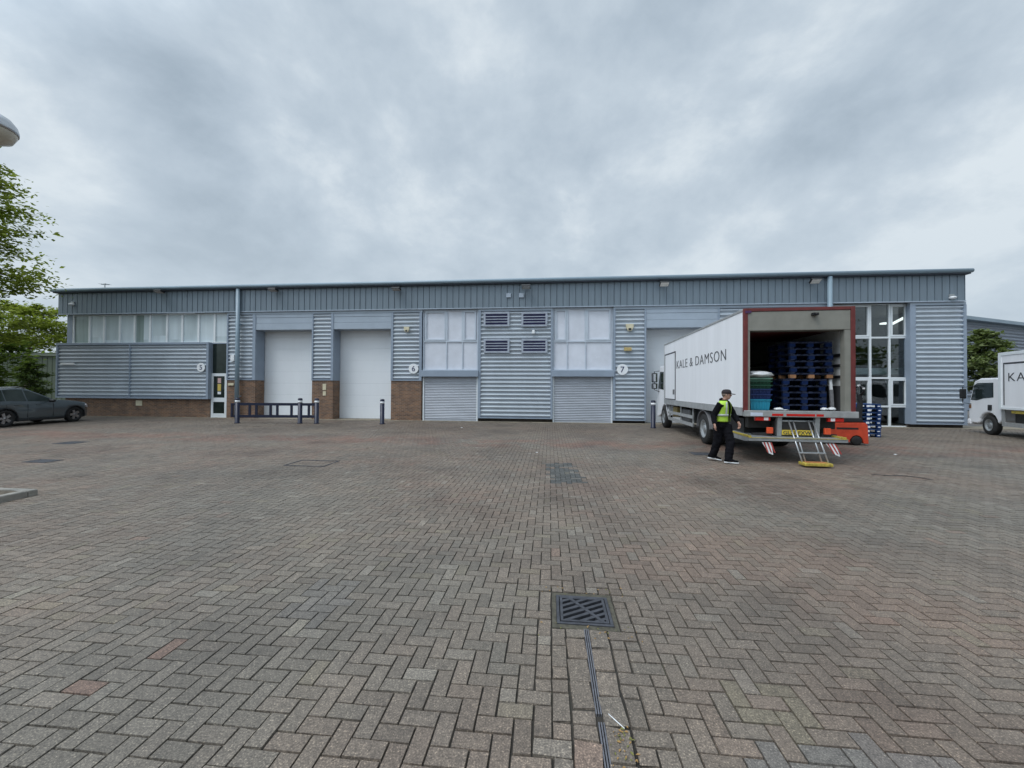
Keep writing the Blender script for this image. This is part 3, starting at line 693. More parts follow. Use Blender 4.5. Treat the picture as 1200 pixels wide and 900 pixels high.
# --- columns A, B, C over brick piers, doors 1 and 2 between
ZC0 = zpx(446, 420)                  # bottom of column cladding
def column(x0, x1, rx0, rx1, ztop=None, zbot=None, brick=True, v1=0.66):
    u0, u1, r0, r1 = upx(x0), upx(x1), upx(rx0), upx(rx1)
    zt_ = ZF1 if ztop is None else ztop; zb_ = ZC0 if zbot is None else zbot
    ribs('cladding_panel', r0, r1, zb_ + 0.05, zt_, -0.02)
    tr_ = MB()
    if r0 - u0 > 0.02: tr_.box(u0, r0 - .001, -0.065, v1, zb_, zt_)
    if u1 - r1 > 0.02: tr_.box(r1 + .001, u1, -0.065, v1, zb_, zt_)
    tr_.box(r0 - .0005, r1 + .0005, -0.06, v1 - .002, zb_, zb_ + 0.05)
    part(tr_, 'trim', M_TRIM)
    part(MB().box(r0 + .002, r1 - .002, 0.065, v1 - .004, zb_ + 0.051, zt_ - .002), 'backing_wall', M_TRIM)
    if brick: part(MB().box(u0 + .012, u1 - .012, -0.02, v1, 0, zb_ - .002), 'brick_pier', M_BRICK)
column(266.5, 300, 268, 296.5)
column(366, 391, 367.5, 388.2)
column(458.5, 494.5, 461, 491.5)
ZL = zpx(386, 400)
def loading_door(x0, x1, xd0, zl=None, label=None):
    zl = ZL if zl is None else zl
    u0, u1 = upx(x0), upx(x1)
    l = MB(); zz = [zl, zl + (ZF1 - zl) * .42, zl + (ZF1 - zl) * .78, ZF1]
    for k in range(3): l.box(u0 + .002, u1 - .002, -0.04 + 0.012 * (k % 2), 0.64, zz[k] + 0.012, zz[k + 1])
    part(l, 'door_lintel', M_FLASH)
    d = empty('loading_door', (0, 0, 0)); d.parent = B
    if label: tag(d, label)
    m = MB(); n = 8; H = zl + 0.3
    for k in range(n):
        z0, z1 = 0.02 + H * k / n, 0.02 + H * (k + 1) / n - 0.004
        m.box(u0 - 0.1, u1 + 0.1, 0.70, 0.745, z0, z1)
        for q in range(1, 4):       # faint pressed lines
            zc = z0 + (z1 - z0) * q / 4; m.box(u0 - 0.1, u1 + 0.1, 0.697, 0.6995, zc - 0.012, zc + 0.012)
    m.build('door_leaf', M_DOORW, d)
    s = MB(); s.box(u0 - 0.1, u1 + 0.1, 0.69, 0.75, 0.0, 0.019); s.build('door_seal', M_BLACK, d)
loading_door(300, 366, 307); loading_door(391, 458.5, 396.5)
# --- glazed bays over roller shutters
def bay(x0, x1, label, cols, flip):
    u0, u1 = upx(x0), upx(x1); zt_ = ZH - .004; zw = zpx(434, (x0 + x1) / 2); zs = zpx(441.5, (x0 + x1) / 2)
    zmid = zpx(400, (x0 + x1) / 2)
    w = empty('window', (0, 0, 0)); w.parent = B; tag(w, label)
    f = MB(); f.box(u0, u1, 0.02, 0.14, zt_ - 0.07, zt_); f.box(u0, u1, 0.02, 0.14, zw, zw + 0.05)
    f.box(u0, u0 + 0.06, 0.022, 0.14, zw + .0505, zt_ - .0705); f.box(u1 - 0.06, u1, 0.022, 0.14, zw + .0505, zt_ - .0705)
    f.box(u0 + .0605, u1 - .0605, 0.03, 0.14, zmid - 0.04, zmid + 0.04)
    cs = [u0 + (u1 - u0) * c_ for c_ in cols]
    for c_ in cs:
        f.box(c_ - 0.025, c_ + 0.025, 0.032, 0.14, zw + .0505, zmid - .0405); f.box(c_ - 0.05, c_ + 0.05, 0.028, 0.14, zmid + .0405, zt_ - .0705)
    bnds = [u0 + 0.06] + cs + [u1 - 0.06]
    for k in (0, 2):                # opening lights have heavier frames
        a, b = bnds[k] + 0.05, bnds[k + 1] - 0.05
        for q in ((a, b, zmid + .041, zmid + .12), (a, b, zt_ - .15, zt_ - .071), (a, a + .07, zmid + .1205, zt_ - .1505), (b - .07, b, zmid + .1205, zt_ - .1505)):
            f.box(q[0], q[1], 0.012, 0.1, q[2], q[3])
    f.build('window_frame', mat('pale_frame_paint', (0.50, 0.56, 0.63), 0.42, 0, 0.06), w)
    MB().box(u0 + .061, u1 - .061, 0.08, 0.10, zw + .051, zt_ - .071).build('window_pane', M_FILM, w)
    MB().box(u0 - 0.05, u1 + 0.05, -0.16, 0.16, zs, zw - .002).build('window_sill', M_TRIM, w, 0.01)
    s = empty('roller_shutter', (0, 0, 0)); s.parent = B
    m = MB(); m.smooth = True; n = int((zs - 0.1) / 0.085); vs = []
    for k in range(n * 6 + 1):
        z = 0.10 + (zs - 0.102) * k / (n * 6); vv = 0.10 - 0.034 * abs(math.sin(PI * k / 6)) ** 0.7
        vs += [(u0 + 0.07, vv, z), (u1 - 0.07, vv, z)]
    m.add(vs, [(2 * k, 2 * k + 1, 2 * k + 3, 2 * k + 2) for k in range(n * 6)])
    m.smooth = False; m.box(u0 + .07, u1 - .07, 0.125, 0.15, 0.1, zs - .004); m.build('shutter_curtain', M_SHUT, s, fixn=False)
    MB().box(u0 + 0.07, u1 - 0.07, 0.06, 0.16, 0.012, 0.099).build('bottom_rail', M_SHUT, s)
    for a in (u0, u1 - 0.07): MB().box(a, a + 0.0695, 0.03, 0.17, 0.012, zs - .003).build('guide_rail', M_WHITE, s)
bay(495.5, 560, 'left frosted six-pane window over a roller shutter', (0.43, 0.72), 0)
bay(648, 718, 'right frosted six-pane window over a roller shutter', (0.24, 0.55), 0)
# --- ribbed panels D, E, F, G
def tall_panel(x0, x1, rx0, rx1, ybot):
    zb_ = zpx(ybot, (x0 + x1) / 2); column(x0, x1, rx0, rx1, ZF1, zb_, False, 0.3)
    u0, u1 = upx(x0), upx(x1)
    part(MB().box(u0 + 0.02, u1 - 0.02, 0.12, 0.3, 0.0, zb_ - .002), 'dark_gap_strip', mat('dark_gap_face', (0.055, 0.043, 0.035), 0.9, 0, 0.4, 6))  # dark recessed strip in the gap below the panel
tall_panel(560.3, 647.8, 563.5, 645.2, 490.5)
tall_panel(718.3, 757, 721, 754.8, 493)
column(841, 976, 843, 974, ZF1, 0.25, False, 0.66)
tall_panel(1065.5, 1131.5, 1072, 1128.3, 497.5)
loading_door(757.2, 841, 758, zpx(384, 800))
# louvres on panel D
for x0, x1, y0, y1 in ((566.8, 597, 365.5, 382.5), (611, 641.5, 365.5, 382.5), (566.8, 597, 397, 413.5), (611, 641.5, 397, 413.5)):
    u0, u1, z0, z1 = frect(x0, x1, y0, y1, -0.09); lo = empty('louvre', (0, 0, 0)); lo.parent = B
    f = MB(); e = 0.10
    f.box(u0, u1, -0.11, -0.04, z0, z0 + e * .9); f.box(u0, u1, -0.11, -0.04, z1 - e, z1)
    f.box(u0, u0 + e, -0.108, -0.04, z0 + e * .9, z1 - e); f.box(u1 - e, u1, -0.108, -0.04, z0 + e * .9, z1 - e)
    f.build('louvre_frame', M_LOUVF, lo)
    s = MB(); h = z1 - z0 - 1.9 * e; zb_ = z0 + .9 * e
    for k in range(4):
        za = zb_ + h * k / 4; s.bar((u0 + e, -0.085, za + h / 8), (u1 - e, -0.085, za + h / 8), 0.02, h / 4 * 0.50, (0, -0.6, 0.8))
    s.box(u0 + e, u1 - e, -0.062, -0.05, zb_, z1 - e); s.build('louvre_blades', M_LOUV, lo)
    rail = MB()
    for k in range(1, 4): rail.box(u0 + e, u1 - e, -0.104, -0.088, zb_ + h * k / 4 - 0.022, zb_ + h * k / 4 + 0.022)
    rail.build('louvre_rails', M_LOUVF, lo)
# --- right glazed entrance
def entrance_glazing():
    xs = [976, 998, 1020.2, 1042.8, 1064]; ys = [357.5, 395.5, 443, 476.3, 500.7]
    us = [upx(x, 430, .19) for x in xs]; zs = [zpx(y, 1040, .19) for y in ys]; zs[0] = ZH - .004; zs[-1] = 0.02
    w = empty('window', (0, 0, 0)); w.parent = B; tag(w, 'tall clear glazed entrance screen in white frames'); w.location = (0, .16, 0)
    f = MB()
    for i, u in enumerate(us): f.box(u - 0.04, u + 0.04, 0.03, 0.15, 0.02, zs[0])
    for j, z in enumerate(zs):
        hh = 0.04
        for i in range(len(us) - 1): f.box(us[i] + .0405, us[i + 1] - .0405, 0.034, 0.146, max(0.012, z - hh), min(zs[0], z + hh))
    for i, j in ((1, 0), (3, 0), (3, 2), (1, 2), (0, 0)):
        a, b, z1, z0 = us[i] + .05, us[i + 1] - .05, zs[j] - .05, zs[j + 1] + .05; e = 0.075
        if i == 1 and j == 2: z0 = 0.07
        for q in ((a, b, z0, z0 + e), (a, b, z1 - e, z1), (a, a + e, z0 + e, z1 - e), (b - e, b, z0 + e, z1 - e)): f.box(q[0] + .0006, q[1] - .0006, 0.02, 0.12, q[2] + .0006, q[3] - .0006)
    f.build('window_frame', M_WHITE, w)
    p_ = MB(); p_.box(us[0], us[-1], 0.085, 0.092, 0.02, zs[0]); p_.build('window_pane', M_GLASS, w)
    r_ = MB(); u0, u1 = us[0] - 0.4, LEN - 0.36
    r_.box(u0, u1, 6.0, 6.1, 0, ZH); r_.box(u0 - .1, u0, 0.16, 6.1, 0, ZH); r_.box(u1, u1 + .1, 0.31, 6.1, 0, ZH)
    r_.box(u0 - .1, u1 + .1, 0.16, 6.1, ZH + .003, ZH + 0.1)
    r_.build('inner_wall', M_INWALL, w)
    fl = MB(); fl.box(u0, u1, 0.16, 6.0, 0.0, 0.013); fl.build('inner_floor', M_FLOORIN, w)
    zl = zpx(430, 1040); sl = MB(); sl.box(u0 + .002, u1 - .002, 0.9, 5.998, zl - 0.32, zl); sl.build('upper_floor', M_WHITE, w)
    for za in (0.45, 0.75): 
        MB().tube([(u0, 0.95, zl + za), (u1, 0.95, zl + za)], 0.025, 8).build('hand_rail', M_GALV, w)
    zt_ = zs[0]
    ua, za_ = fac(1061, 371.5, 0.86); ub_, zb_ = fac(1043, 377, 3.36); tl = MB(); tl.bar((ua, 0.7, za_), (ub_, 3.2, za_), .13, .07); tl.build('strip_light', emit_mat('lit_tube', (1, 0.98, 0.95), 2.2), w)
    ua, za_ = fac(1037, 379, 2.76); tl = MB(); tl.box(ua - .15, ua + .15, 2.5, 2.75, za_ - .04, za_ + .04); tl.build('ceiling_lamp', MATS.get('lit_tube') or bpy.data.materials['lit_tube'], w)
    bd = MB()
    for i in range(2):              # vertical boards and a leaning panel inside
        bd.box(us[2] + .15 + i * .5, us[2] + .55 + i * .5, 1.4 + i * .05, 1.45 + i * .05, 0.02, 2.4)
    bd.build('inner_board', mat('inner_board_face', (0.25, 0.22, 0.20), 0.6, 0, 0.3), w)
entrance_glazing()
# --- drainpipes
for x, z0 in ((279, 0.012), (972, 0.012)):
    u = upx(x, 400, -0.2); d = MB(); d.box(u - 0.13, u + 0.13, -0.29, -0.125, ZH - 0.02, ZT - 0.31); d.build('rain_hopper', M_EAVE, B) if False else None
    d = MB(); d.tube([(u, -0.235, z0), (u, -0.235, ZT - 0.22)], 0.105, 14)
    for z in (1.2, 3.2, 5.2): d.box(u - 0.13, u + 0.13, -0.25, -0.07, z, z + 0.06)
    part(d, 'drainpipe', M_EAVE)

# --- things fixed to the building
def numsign(px, py, rpx, n, label):
    u, z = fac(px, py, -0.09 if n != '5' else -0.24); v = -0.09 if n != '5' else -0.24
    r_ = rpx / 22.5; o = empty('number_sign', fworld(u, v, z), -FANG, label, 'sign')
    MB().lathe((0, 0.018, 0), (0, -1, 0), [(r_ * .98, 0), (r_, 0.004), (r_, 0.016), (r_ * .985, 0.018)], 36).build('sign_disc', M_SIGN, o)
    vs, fs, w_, h_ = text_mesh(n, None, r_ * 1.08, 0.006)
    lettering('sign_numeral', n, (0, -0.004, 0), (1, 0, 0), (0, 0, 1), w_, h_, M_NUM, o, 0.006, center=True)
numsign(235.3, 430.5, 5.6, '5', 'round white sign reading 5 on the grey ribbed screen')
numsign(484.5, 432, 6.0, '6', 'round white sign reading 6 on the pier left of the shutters')
numsign(729.5, 433, 6.2, '7', 'round white sign reading 7 on the ribbed panel near the lorry')
def flood(px, py, tilt, m, label):
    u, z = fac(px, py + 1.5, -0.45); o = empty('floodlight', fworld(u, -0.45, z), -FANG, label, 'floodlight', 'floodlights under the eaves')
    h = MB(); Mx = Matrix.Rotation(R(tilt), 4, 'X')
    h.box(-0.22, 0.22, -0.14, 0.14, -0.05, 0.05, Mx); h.build('lamp_housing', M_BLACK, o, 0.015)
    h = MB(); h.box(-0.195, 0.195, -0.115, 0.115, -0.062, -0.0515, Mx); h.build('lamp_lens', m, o)
    h = MB(); h.bar((0, 0.0, 0.06), (0, 0.33, 0.07), 0.07, 0.04); h.build('bracket', M_BLACK, o)
ML1 = mat('dull_lamp_glass', (0.34, 0.31, 0.28), 0.3); ML2 = mat('pale_lamp_glass', (0.72, 0.70, 0.66), 0.25); ML3 = mat('grey_lamp_glass', (0.35, 0.36, 0.36), 0.25)
flood(186.5, 340, -18, ML1, 'leftmost floodlight under the eaves, above the office window band')
flood(320, 338, -15, ML1, 'dark floodlight under the eaves above the leftmost roller door')
flood(464.5, 337, -12, ML1, 'dark floodlight under the eaves above the numeral 6 pier')
flood(616.5, 334.5, -25, ML3, 'grey floodlight under the eaves above the louvred panel')
flood(778.5, 331, -35, ML2, 'pale floodlight under the eaves above the lorry cab end')
flood(955.5, 327.5, -35, ML2, 'pale floodlight beside the right drainpipe, above the lorry rear')
def alarm(px, py, s, label, name='alarm_box', m=M_CREAM, v=-0.06, w=None):
    u, z = fac(px, py, v - 0.05); o = empty(name, fworld(u, v, z), -FANG, label, 'alarm box')
    w = w or s
    b = MB(); b.prism([(-w / 2, s * .45), (w / 2, s * .45), (w / 2, 0.0), (w * .22, -s * .5), (-w * .22, -s * .5), (-w / 2, 0.0)], 'y', -0.09, 0.0)
    b.build('alarm_cover', m, o, 0.015)
    b = MB(); b.box(-w * .18, w * .18, -0.10, -0.091, -s * .42, -s * .12); b.build('strobe', M_BLACK, o)
alarm(476.5, 386, 0.30, 'cream alarm box high on the pier above the numeral 6')
alarm(738, 383.5, 0.38, 'cream alarm box high on the ribbed panel above the numeral 7')
def wbox(px, py, w, h, d, m, name, label, cat, v=-0.06, lid=None):
    u, z = fac(px, py, v - d); b = MB(); b.box(-w / 2, w / 2, -d, 0, -h / 2, h / 2)
    o = b.build(name, m, None, 0.008); o.location = fworld(u, v, z); o.rotation_euler = (0, 0, -FANG); return tag(o, label, cat)
wbox(272, 419.3, 0.22, 0.34, 0.09, M_SIGN, 'junction_box', 'white junction box on the narrow ribbed column beside the left drainpipe', 'box')
wbox(625, 388.7, 0.14, 0.18, 0.10, M_SIGN, 'wall_lamp', 'tiny white sensor between the upper and lower louvres', 'sensor')
wbox(736, 409, 0.36, 0.17, 0.12, mat('ochre_box', (0.50, 0.38, 0.16), 0.5, 0, 0.3, 8), 'emergency_light', 'ochre and white lamp box between alarm box and numeral 7', 'lamp')
wbox(78.5, 426.3, 0.90, 0.11, 0.05, M_SIGN, 'name_strip', 'thin white strip plate at the left end of the ribbed screen', 'plate', SV - .0)
wbox(162.6, 472.3, 0.40, 0.30, 0.03, M_CREAM, 'wall_notice', 'small cream notice on the brick plinth under the screen', 'sign', 0.0)
wbox(270.3, 450.3, 0.34, 0.14, 0.05, M_CREAM, 'wall_plate', 'cream plate at the top of the brick pier beside the entrance door', 'sign', -0.02)
wbox(380, 453.5, 0.20, 0.34, 0.03, M_CREAM, 'door_notice', 'upper cream notice on the brick pier between the white doors', 'sign', -0.02)
wbox(380, 461, 0.18, 0.24, 0.03, M_CREAM, 'door_notice', 'lower cream notice on the brick pier between the white doors', 'sign', -0.02)
wbox(596, 346, 0.24, 0.22, 0.06, M_FLASH, 'wall_vent', 'left small square vent on the parapet above the louvres', 'vent', -0.12)
wbox(611, 346, 0.24, 0.22, 0.06, M_FLASH, 'wall_vent', 'right small square vent on the parapet above the louvres', 'vent', -0.12)
def bulk(px, py, label):
    u, z = fac(px, py, -0.2); o = empty('wall_lamp', fworld(u, -0.12, z), -FANG, label, 'lamp')
    MB().box(-0.1, 0.1, -0.06, 0, 0.04, 0.16).build('lamp_base', M_GALV, o, 0.01)
    MB().lathe((0, -0.08, 0.0), (0, 0, 1), [(0.03, -0.08), (0.11, -0.05), (0.14, 0.0), (0.10, 0.04), (0.02, 0.045)], 16).build('lamp_dome', M_SIGN, o)
bulk(84, 356.5, 'small white dome lamp on the parapet at the far left corner')
bulk(1116.5, 348.5, 'small white dome lamp on the parapet at the far right corner')
# aerial on the roof
ae = MB(); ae.tube([(0, 0, 0), (0, 0, 0.28)], 0.02, 8); ae.tube([(-0.25, 0, 0.22), (0.3, 0, 0.2)], 0.018, 8)
for k in range(4): ae.bar((-0.22 + k * .15, -0.15, 0.218 - k * .004), (-0.22 + k * .15, 0.15, 0.218 - k * .004), 0.015, 0.015)
o = ae.build('roof_aerial', M_GALV); u, z = fac(123, 335, -0.3); o.location = fworld(u, -0.3, ZT - 0.02); o.rotation_euler = (0, 0, -FANG); tag(o, 'small metal aerial on the roof edge at the left end', 'aerial')

# ------------------------------------------------------------------ bollards and barrier
def bollard_mesh(mb, x, y, h, r_=0.10):
    mb.lathe((x, y, 0), (0, 0, 1), [(r_ * 1.25, 0), (r_ * 1.25, 0.03), (r_, 0.05), (r_, h - 0.22)], 20)
def bollard(px, py, h, label):
    p = gnd(px, py); o = empty('bollard', (p.x, p.y, 0), 0, label, 'bollard', 'navy bollards in front of the doors')
    b = MB(); bollard_mesh(b, 0, 0, h); b.build('post', M_NAVY, o)
    b = MB(); b.lathe((0, 0, h - 0.2195), (0, 0, 1), [(0.103, 0), (0.103, 0.10)], 20); b.build('reflective_band', M_SIGN, o)
    b = MB(); b.lathe((0, 0, h - 0.119), (0, 0, 1), [(0.10, 0), (0.105, 0.02), (0.10, 0.09), (0.06, 0.118), (0.01, 0.12)], 20); b.build('cap', M_NAVY, o)
bollard(447.8, 497, 1.2, 'navy bollard with white band in front of the second white door')
bollard(765.5, 501.5, 1.25, 'navy bollard with white band beside the lorry cab')
pL, pM, pR = gnd(278, 496), gnd(351.5, 496.3), gnd(371, 496.5)
o = empty('barrier', pL, 0, 'navy tubular barrier with three banded posts guarding the left roller door', 'barrier')
loc = [p - pL for p in (pL, pM, pR)]
for p in loc:
    b = MB(); bollard_mesh(b, p.x, p.y, 1.22); post = b.build('post', M_NAVY, o)
    b = MB(); b.lathe((p.x, p.y, 1.0005), (0, 0, 1), [(0.103, 0), (0.103, 0.10)], 20); b.build('reflective_band', M_SIGN, post)
    b = MB(); b.lathe((p.x, p.y, 1.101), (0, 0, 1), [(0.10, 0), (0.105, 0.02), (0.10, 0.09), (0.06, 0.118), (0.01, 0.12)], 20); b.build('cap', M_NAVY, post)
for a, b_ in ((loc[0], loc[1]), (loc[1], loc[2])):
    r_ = MB(); d = (b_ - a).normalized()
    for z in (0.34, 0.92): r_.bar(a + d * .09 + Vector((0, 0, z)), b_ - d * .09 + Vector((0, 0, z)), 0.07, 0.125)
    L_ = (b_ - a).length; n = 5 if L_ > 2 else 1
    for k in range(1, n + 1):
        t_ = k / (n + 1) + (0.03 if k % 2 else -0.03); p = a + d * (L_ * t_); r_.bar(p + Vector((0, 0, 0.40)), p + Vector((0, 0, 0.86)), 0.10, 0.06)
    r_.build('rail', M_NAVY, o)
bx = MB(); a = loc[0]
for z in (0.34, 0.92): bx.bar(a + Vector((-0.25, -.02, z)), a + Vector((-0.09, -.02, z)), 0.06, 0.085)
bx.box(a.x - 0.28, a.x - 0.20, a.y - .06, a.y + .04, 0.30, 0.96); bx.build('rail', M_NAVY, o)

# ------------------------------------------------------------------ wheels
def wheel(parent, c, r_, w, name='wheel', rim=0.6, side=-1, steel=M_GALV, spokes=0):
    """axle along x; side -1: outer face towards -x"""
    c = Vector(c); t_ = MB(); hw = w / 2
    t_.lathe(c, (1, 0, 0), [(r_ * rim, -hw), (r_ * .86, -hw * 1.02), (r_ * .96, -hw * .86), (r_, -hw * .6), (r_, hw * .6), (r_ * .96, hw * .86), (r_ * .86, hw * 1.02), (r_ * rim, hw), (r_ * rim * .98, hw * .9), (r_ * rim * .98, -hw * .9), (r_ * rim, -hw)], 40, False)
    for k in range(36):
        a = 2 * PI * k / 36; M_ = Matrix.Translation(c) @ Matrix.Rotation(a, 4, 'X')
        t_.box(-hw * .72, hw * .72, -0.012, 0.012, r_ - 0.006, r_ + 0.004, M_)
    ty = t_.build(name, M_RUBBER, parent)
    m = MB(); R_ = r_ * rim
    pr = [(R_ * 1.0, side * hw * .98), (R_ * .94, side * hw * 1.0), (R_ * .86, side * hw * .55), (R_ * .45, side * hw * .35), (R_ * .40, side * hw * .75), (R_ * .26, side * hw * .8), (0.005, side * hw * .82)]
    if spokes:
        pr = [(R_ * 1.0, side * hw * .98), (R_ * .94, side * hw * 1.0), (R_ * .86, side * hw * .3), (0.005, side * hw * .28)]
        m.m = 1
    m.lathe(c, (1, 0, 0), pr, 40, False)
    m.m = 0
    if spokes:
        for k in range(spokes):
            a = 2 * PI * k / spokes + 0.3; M_ = Matrix.Translation(c) @ Matrix.Rotation(a, 4, 'X')
            m.prism([(0, 0)] * 0 or [(-0.045, 0.02), (0.045, 0.02), (0.062, R_ * .92), (-0.062, R_ * .92)], 'x', side * hw * .55, side * hw * .92) if False else None
            vs = [M_ @ Vector((xx, yy, zz)) for xx in (side * hw * .45, side * hw * .88) for yy, zz in ((-0.05, 0.03), (0.05, 0.03), (0.055, R_ * .95), (-0.055, R_ * .95))]
            m.add(vs, [(0, 1, 2, 3), (7, 6, 5, 4), (0, 4, 5, 1), (1, 5, 6, 2), (2, 6, 7, 3), (3, 7, 4, 0)])
        m.lathe(c, (1, 0, 0), [(R_ * .22, side * hw * .4), (R_ * .2, side * hw * .92), (0.004, side * hw * .93)], 20)
        m.build('rim', [steel, M_BLACK], ty)
    else:
        for k in range(10):
            a = 2 * PI * k / 10; M_ = Matrix.Translation(c) @ Matrix.Rotation(a, 4, 'X')
            m.tube([M_ @ Vector((side * hw * .36, 0, R_ * .60)), M_ @ Vector((side * hw * .36 + side * .03, 0, R_ * .60))], 0.016, 6)
        m.build('rim', steel, ty)
    return ty

# ------------------------------------------------------------------ lorry with open rear
TW, TL, TH = 2.46, 7.75, 3.75; hw = TW / 2
TANG = R(8.0)
tc_ = Vector((5.74, 9.5, 0)) + Vector((math.cos(TANG), -math.sin(TANG), 0)) * hw
T = empty('box_lorry', tc_, -TANG, 'large white refrigerated box lorry backed out with open rear door and tail lift', 'lorry')
FZ = 1.24
bx = MB(); th = 0.07
bx.box(-hw, -hw + th, 0.06, TL, FZ + .06, TH - .06); bx.box(hw - th, hw, 0.06, TL, FZ + .06, TH - .06)
bx.box(-hw + th, hw - th, TL - th, TL - .001, FZ, TH - .06); bx.box(-hw + .002, hw - .002, 0.06, TL - .002, TH - 0.0595, TH - .004)
bx.build('cargo_box', M_TRUCK, T)
x_ = hw - th - .004; M_LIN2 = mat('shaded_grey_liner', (.075, .075, .075), .7, 0, .3, 2)  # second liner colour: the dimness of the load bay painted in
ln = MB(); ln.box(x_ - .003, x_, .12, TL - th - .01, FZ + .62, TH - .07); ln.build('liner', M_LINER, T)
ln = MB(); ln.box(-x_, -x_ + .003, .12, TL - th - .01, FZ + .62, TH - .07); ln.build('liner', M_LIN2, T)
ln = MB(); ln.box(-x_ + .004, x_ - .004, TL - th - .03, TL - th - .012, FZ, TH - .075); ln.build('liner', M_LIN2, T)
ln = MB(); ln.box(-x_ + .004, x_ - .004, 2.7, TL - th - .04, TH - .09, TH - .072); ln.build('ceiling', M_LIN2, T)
kp = MB(); kp.box(-x_, -x_ + .03, .12, TL - th - .01, FZ, FZ + .615); kp.box(x_ - .03, x_, .12, TL - th - .01, FZ, FZ + .615); kp.build('kick_panel', mat('grey_kick_panel', (0.06, 0.06, 0.065), 0.7), T)
fl = MB(); fl.box(-hw + .01, hw - .01, 0.05, TL - .01, FZ - .12, FZ - .001); fl.build('cargo_floor', mat('cargo_floor_face', (0.08, 0.08, 0.08), 0.6), T)
for z in (2.08, 2.36, 2.62):
    b = MB(); b.box(hw - th - .05, hw - th - .005, 0.14, TL - .2, z - .035, z + .035); b.build('load_rail', M_BLACK, T)
# aluminium rails along the edges
tr_ = MB(); tr_.box(-hw - .015, -hw + .05, .058, TL + .01, TH - .058, TH + .008); tr_.box(hw - .05, hw + .015, .058, TL + .01, TH - .058, TH + .008)
tr_.build('roof_rail', M_ALU, T, .012)
sr = MB(); sr.box(-hw - .012, -hw + .03, .06, TL, FZ - .14, FZ + .055); sr.box(hw - .03, hw + .012, .06, TL, FZ - .14, FZ + .055); sr.build('side_rail', M_ALU, T)
for s in (-1, 1):
    fp = MB(); fp.box(*sorted((s * (hw - .05), s * (hw + .012))), TL - .001, TL + .03, FZ - .1, TH - .06); fp.build('front_post', M_ALU, T)
# rear frame
rf_ = MB(); e = 0.085
rf_.box(-hw - .01, -hw + e, -0.02, .055, FZ - .05, TH + .01); rf_.box(hw - e, hw + .01, -0.02, .055, FZ - .05, TH + .01); rf_.box(-hw + e + .001, hw - e - .001, -0.018, .055, TH - .07, TH + .01)
rf_.build('rear_frame', M_RED, T, .008)
ri = MB(); i0 = -hw + e + .001
ri.box(i0, i0 + .05, 0.0, .15, FZ, TH - .55); ri.box(-i0 - .13, -i0, 0.0, .15, FZ, TH - .55); ri.build('door_track', M_BEIGE, T)
hd = MB(); hd.box(i0, -i0, -0.005, .30, TH - .545, TH - .075); hd.build('door_header', M_BEIGE, T, .01)
rd = MB(); rd.box(i0 + .06, -i0 - .14, .31, 2.6, TH - .52, TH - .47); rd.build('roller_door', M_RED, T)
cm = MB(); cm.box(0.28, 0.40, -0.10, -0.006, TH - .20, TH - .14); cm.tube([(0.34, -0.1, TH - .17), (0.34, -0.16, TH - .19)], 0.03, 10); cm.build('rear_camera', M_BLACK, T)
tl_ = MB(); tl_.box(-hw + .02, -hw + .16, -0.03, -0.021, TH - .11, TH - .05); tl_.build('marker_strip', mat('dark_marker', (0.08, 0.03, 0.10), 0.3), T)
sl = MB(); sl.box(-hw - .01, hw + .05, -0.06, .05, FZ - .15, FZ - .001); sl.build('rear_sill', M_ALU, T, .01)
for a, b in ((-.62, -.37), (-.30, .33), (.36, .52)):
    MB().box(a, b, -0.066, -0.0605, FZ - .125, FZ - .07).build('reflector', M_LRED, T)
MB().box(-hw + .12, -hw + .40, -0.067, -0.061, FZ - .13, FZ - .05).build('decal', mat('pale_blue_decal', (0.60, 0.66, 0.78), 0.4), T)
# lights, plate, bumper
for s in (-1, 1):
    l_ = MB(); xa = s * (hw - .42)
    l_.box(xa - .17, xa + .17, -0.03, .06, .99, 1.09); lt = l_.build('taillight', M_LRED, T, .012)
    w_ = MB(); w_.box(xa + .02 * s - .05 + .09, xa + .02 * s + .05 + .09, -0.036, -0.0305, 1.005, 1.075) if s < 0 else w_.box(xa - .12, xa - .03, -0.036, -0.0305, 1.005, 1.075)
    w_.build('reversing_lens', M_LWHT, lt)
    mk = MB(); xb = s * .64; mk.box(xb - .07, xb + .07, -0.02, .05, .68, .83); mk.build('marker_light', M_LORG, T, .015)
    br = MB(); br.bar((s * .42, 0.03, FZ - .15), (s * .42, 0.06, .62), .10, .08); br.build('lift_bracket', M_GALV, T)
    bh = MB(); bh.bar((s * .95, .25, .62), (s * .55, .1, .66), .10, .09); bh.build('lift_arm', M_CHAS, T)
npz = MB(); npz.box(-.36, .34, .02, .045, .65, .77); pl_ = npz.build('number_plate', M_PLATEY, T, .006)
lettering('plate_characters', 'GL71 FXW', (-.33, .018, .665), (1, 0, 0), (0, 0, 1), .62, .085, M_TEXT, pl_, .004)
bm_ = MB(); bm_.box(-.50, .50, .05, .30, .60, 1.0); bm_.box(-1.0, 1.0, .30, .5, .78, 1.08); bm_.build('lift_body', M_CHAS, T, .02)
cb = MB()
for s in (-1, 1): cb.box(s * .42 - .05, s * .42 + .05, .1, TL + 1.2, .78, 1.05)
for y in (.8, 2.2, 3.9, 5.6, 7.2): cb.box(-.38, .38, y, y + .12, .80, 1.03)
for y in (1.1, 4.4, 6.0): cb.box(-hw + .1, hw - .1, y, y + .08, 1.052, 1.118)
cb.tube([(0, 2.7, .52), (0, 7.0, .66)], .05, 10); cb.tube([(-.85, 2.95, .5), (.85, 2.95, .5)], .09, 10)
cb.build('chassis', M_CHAS, T)
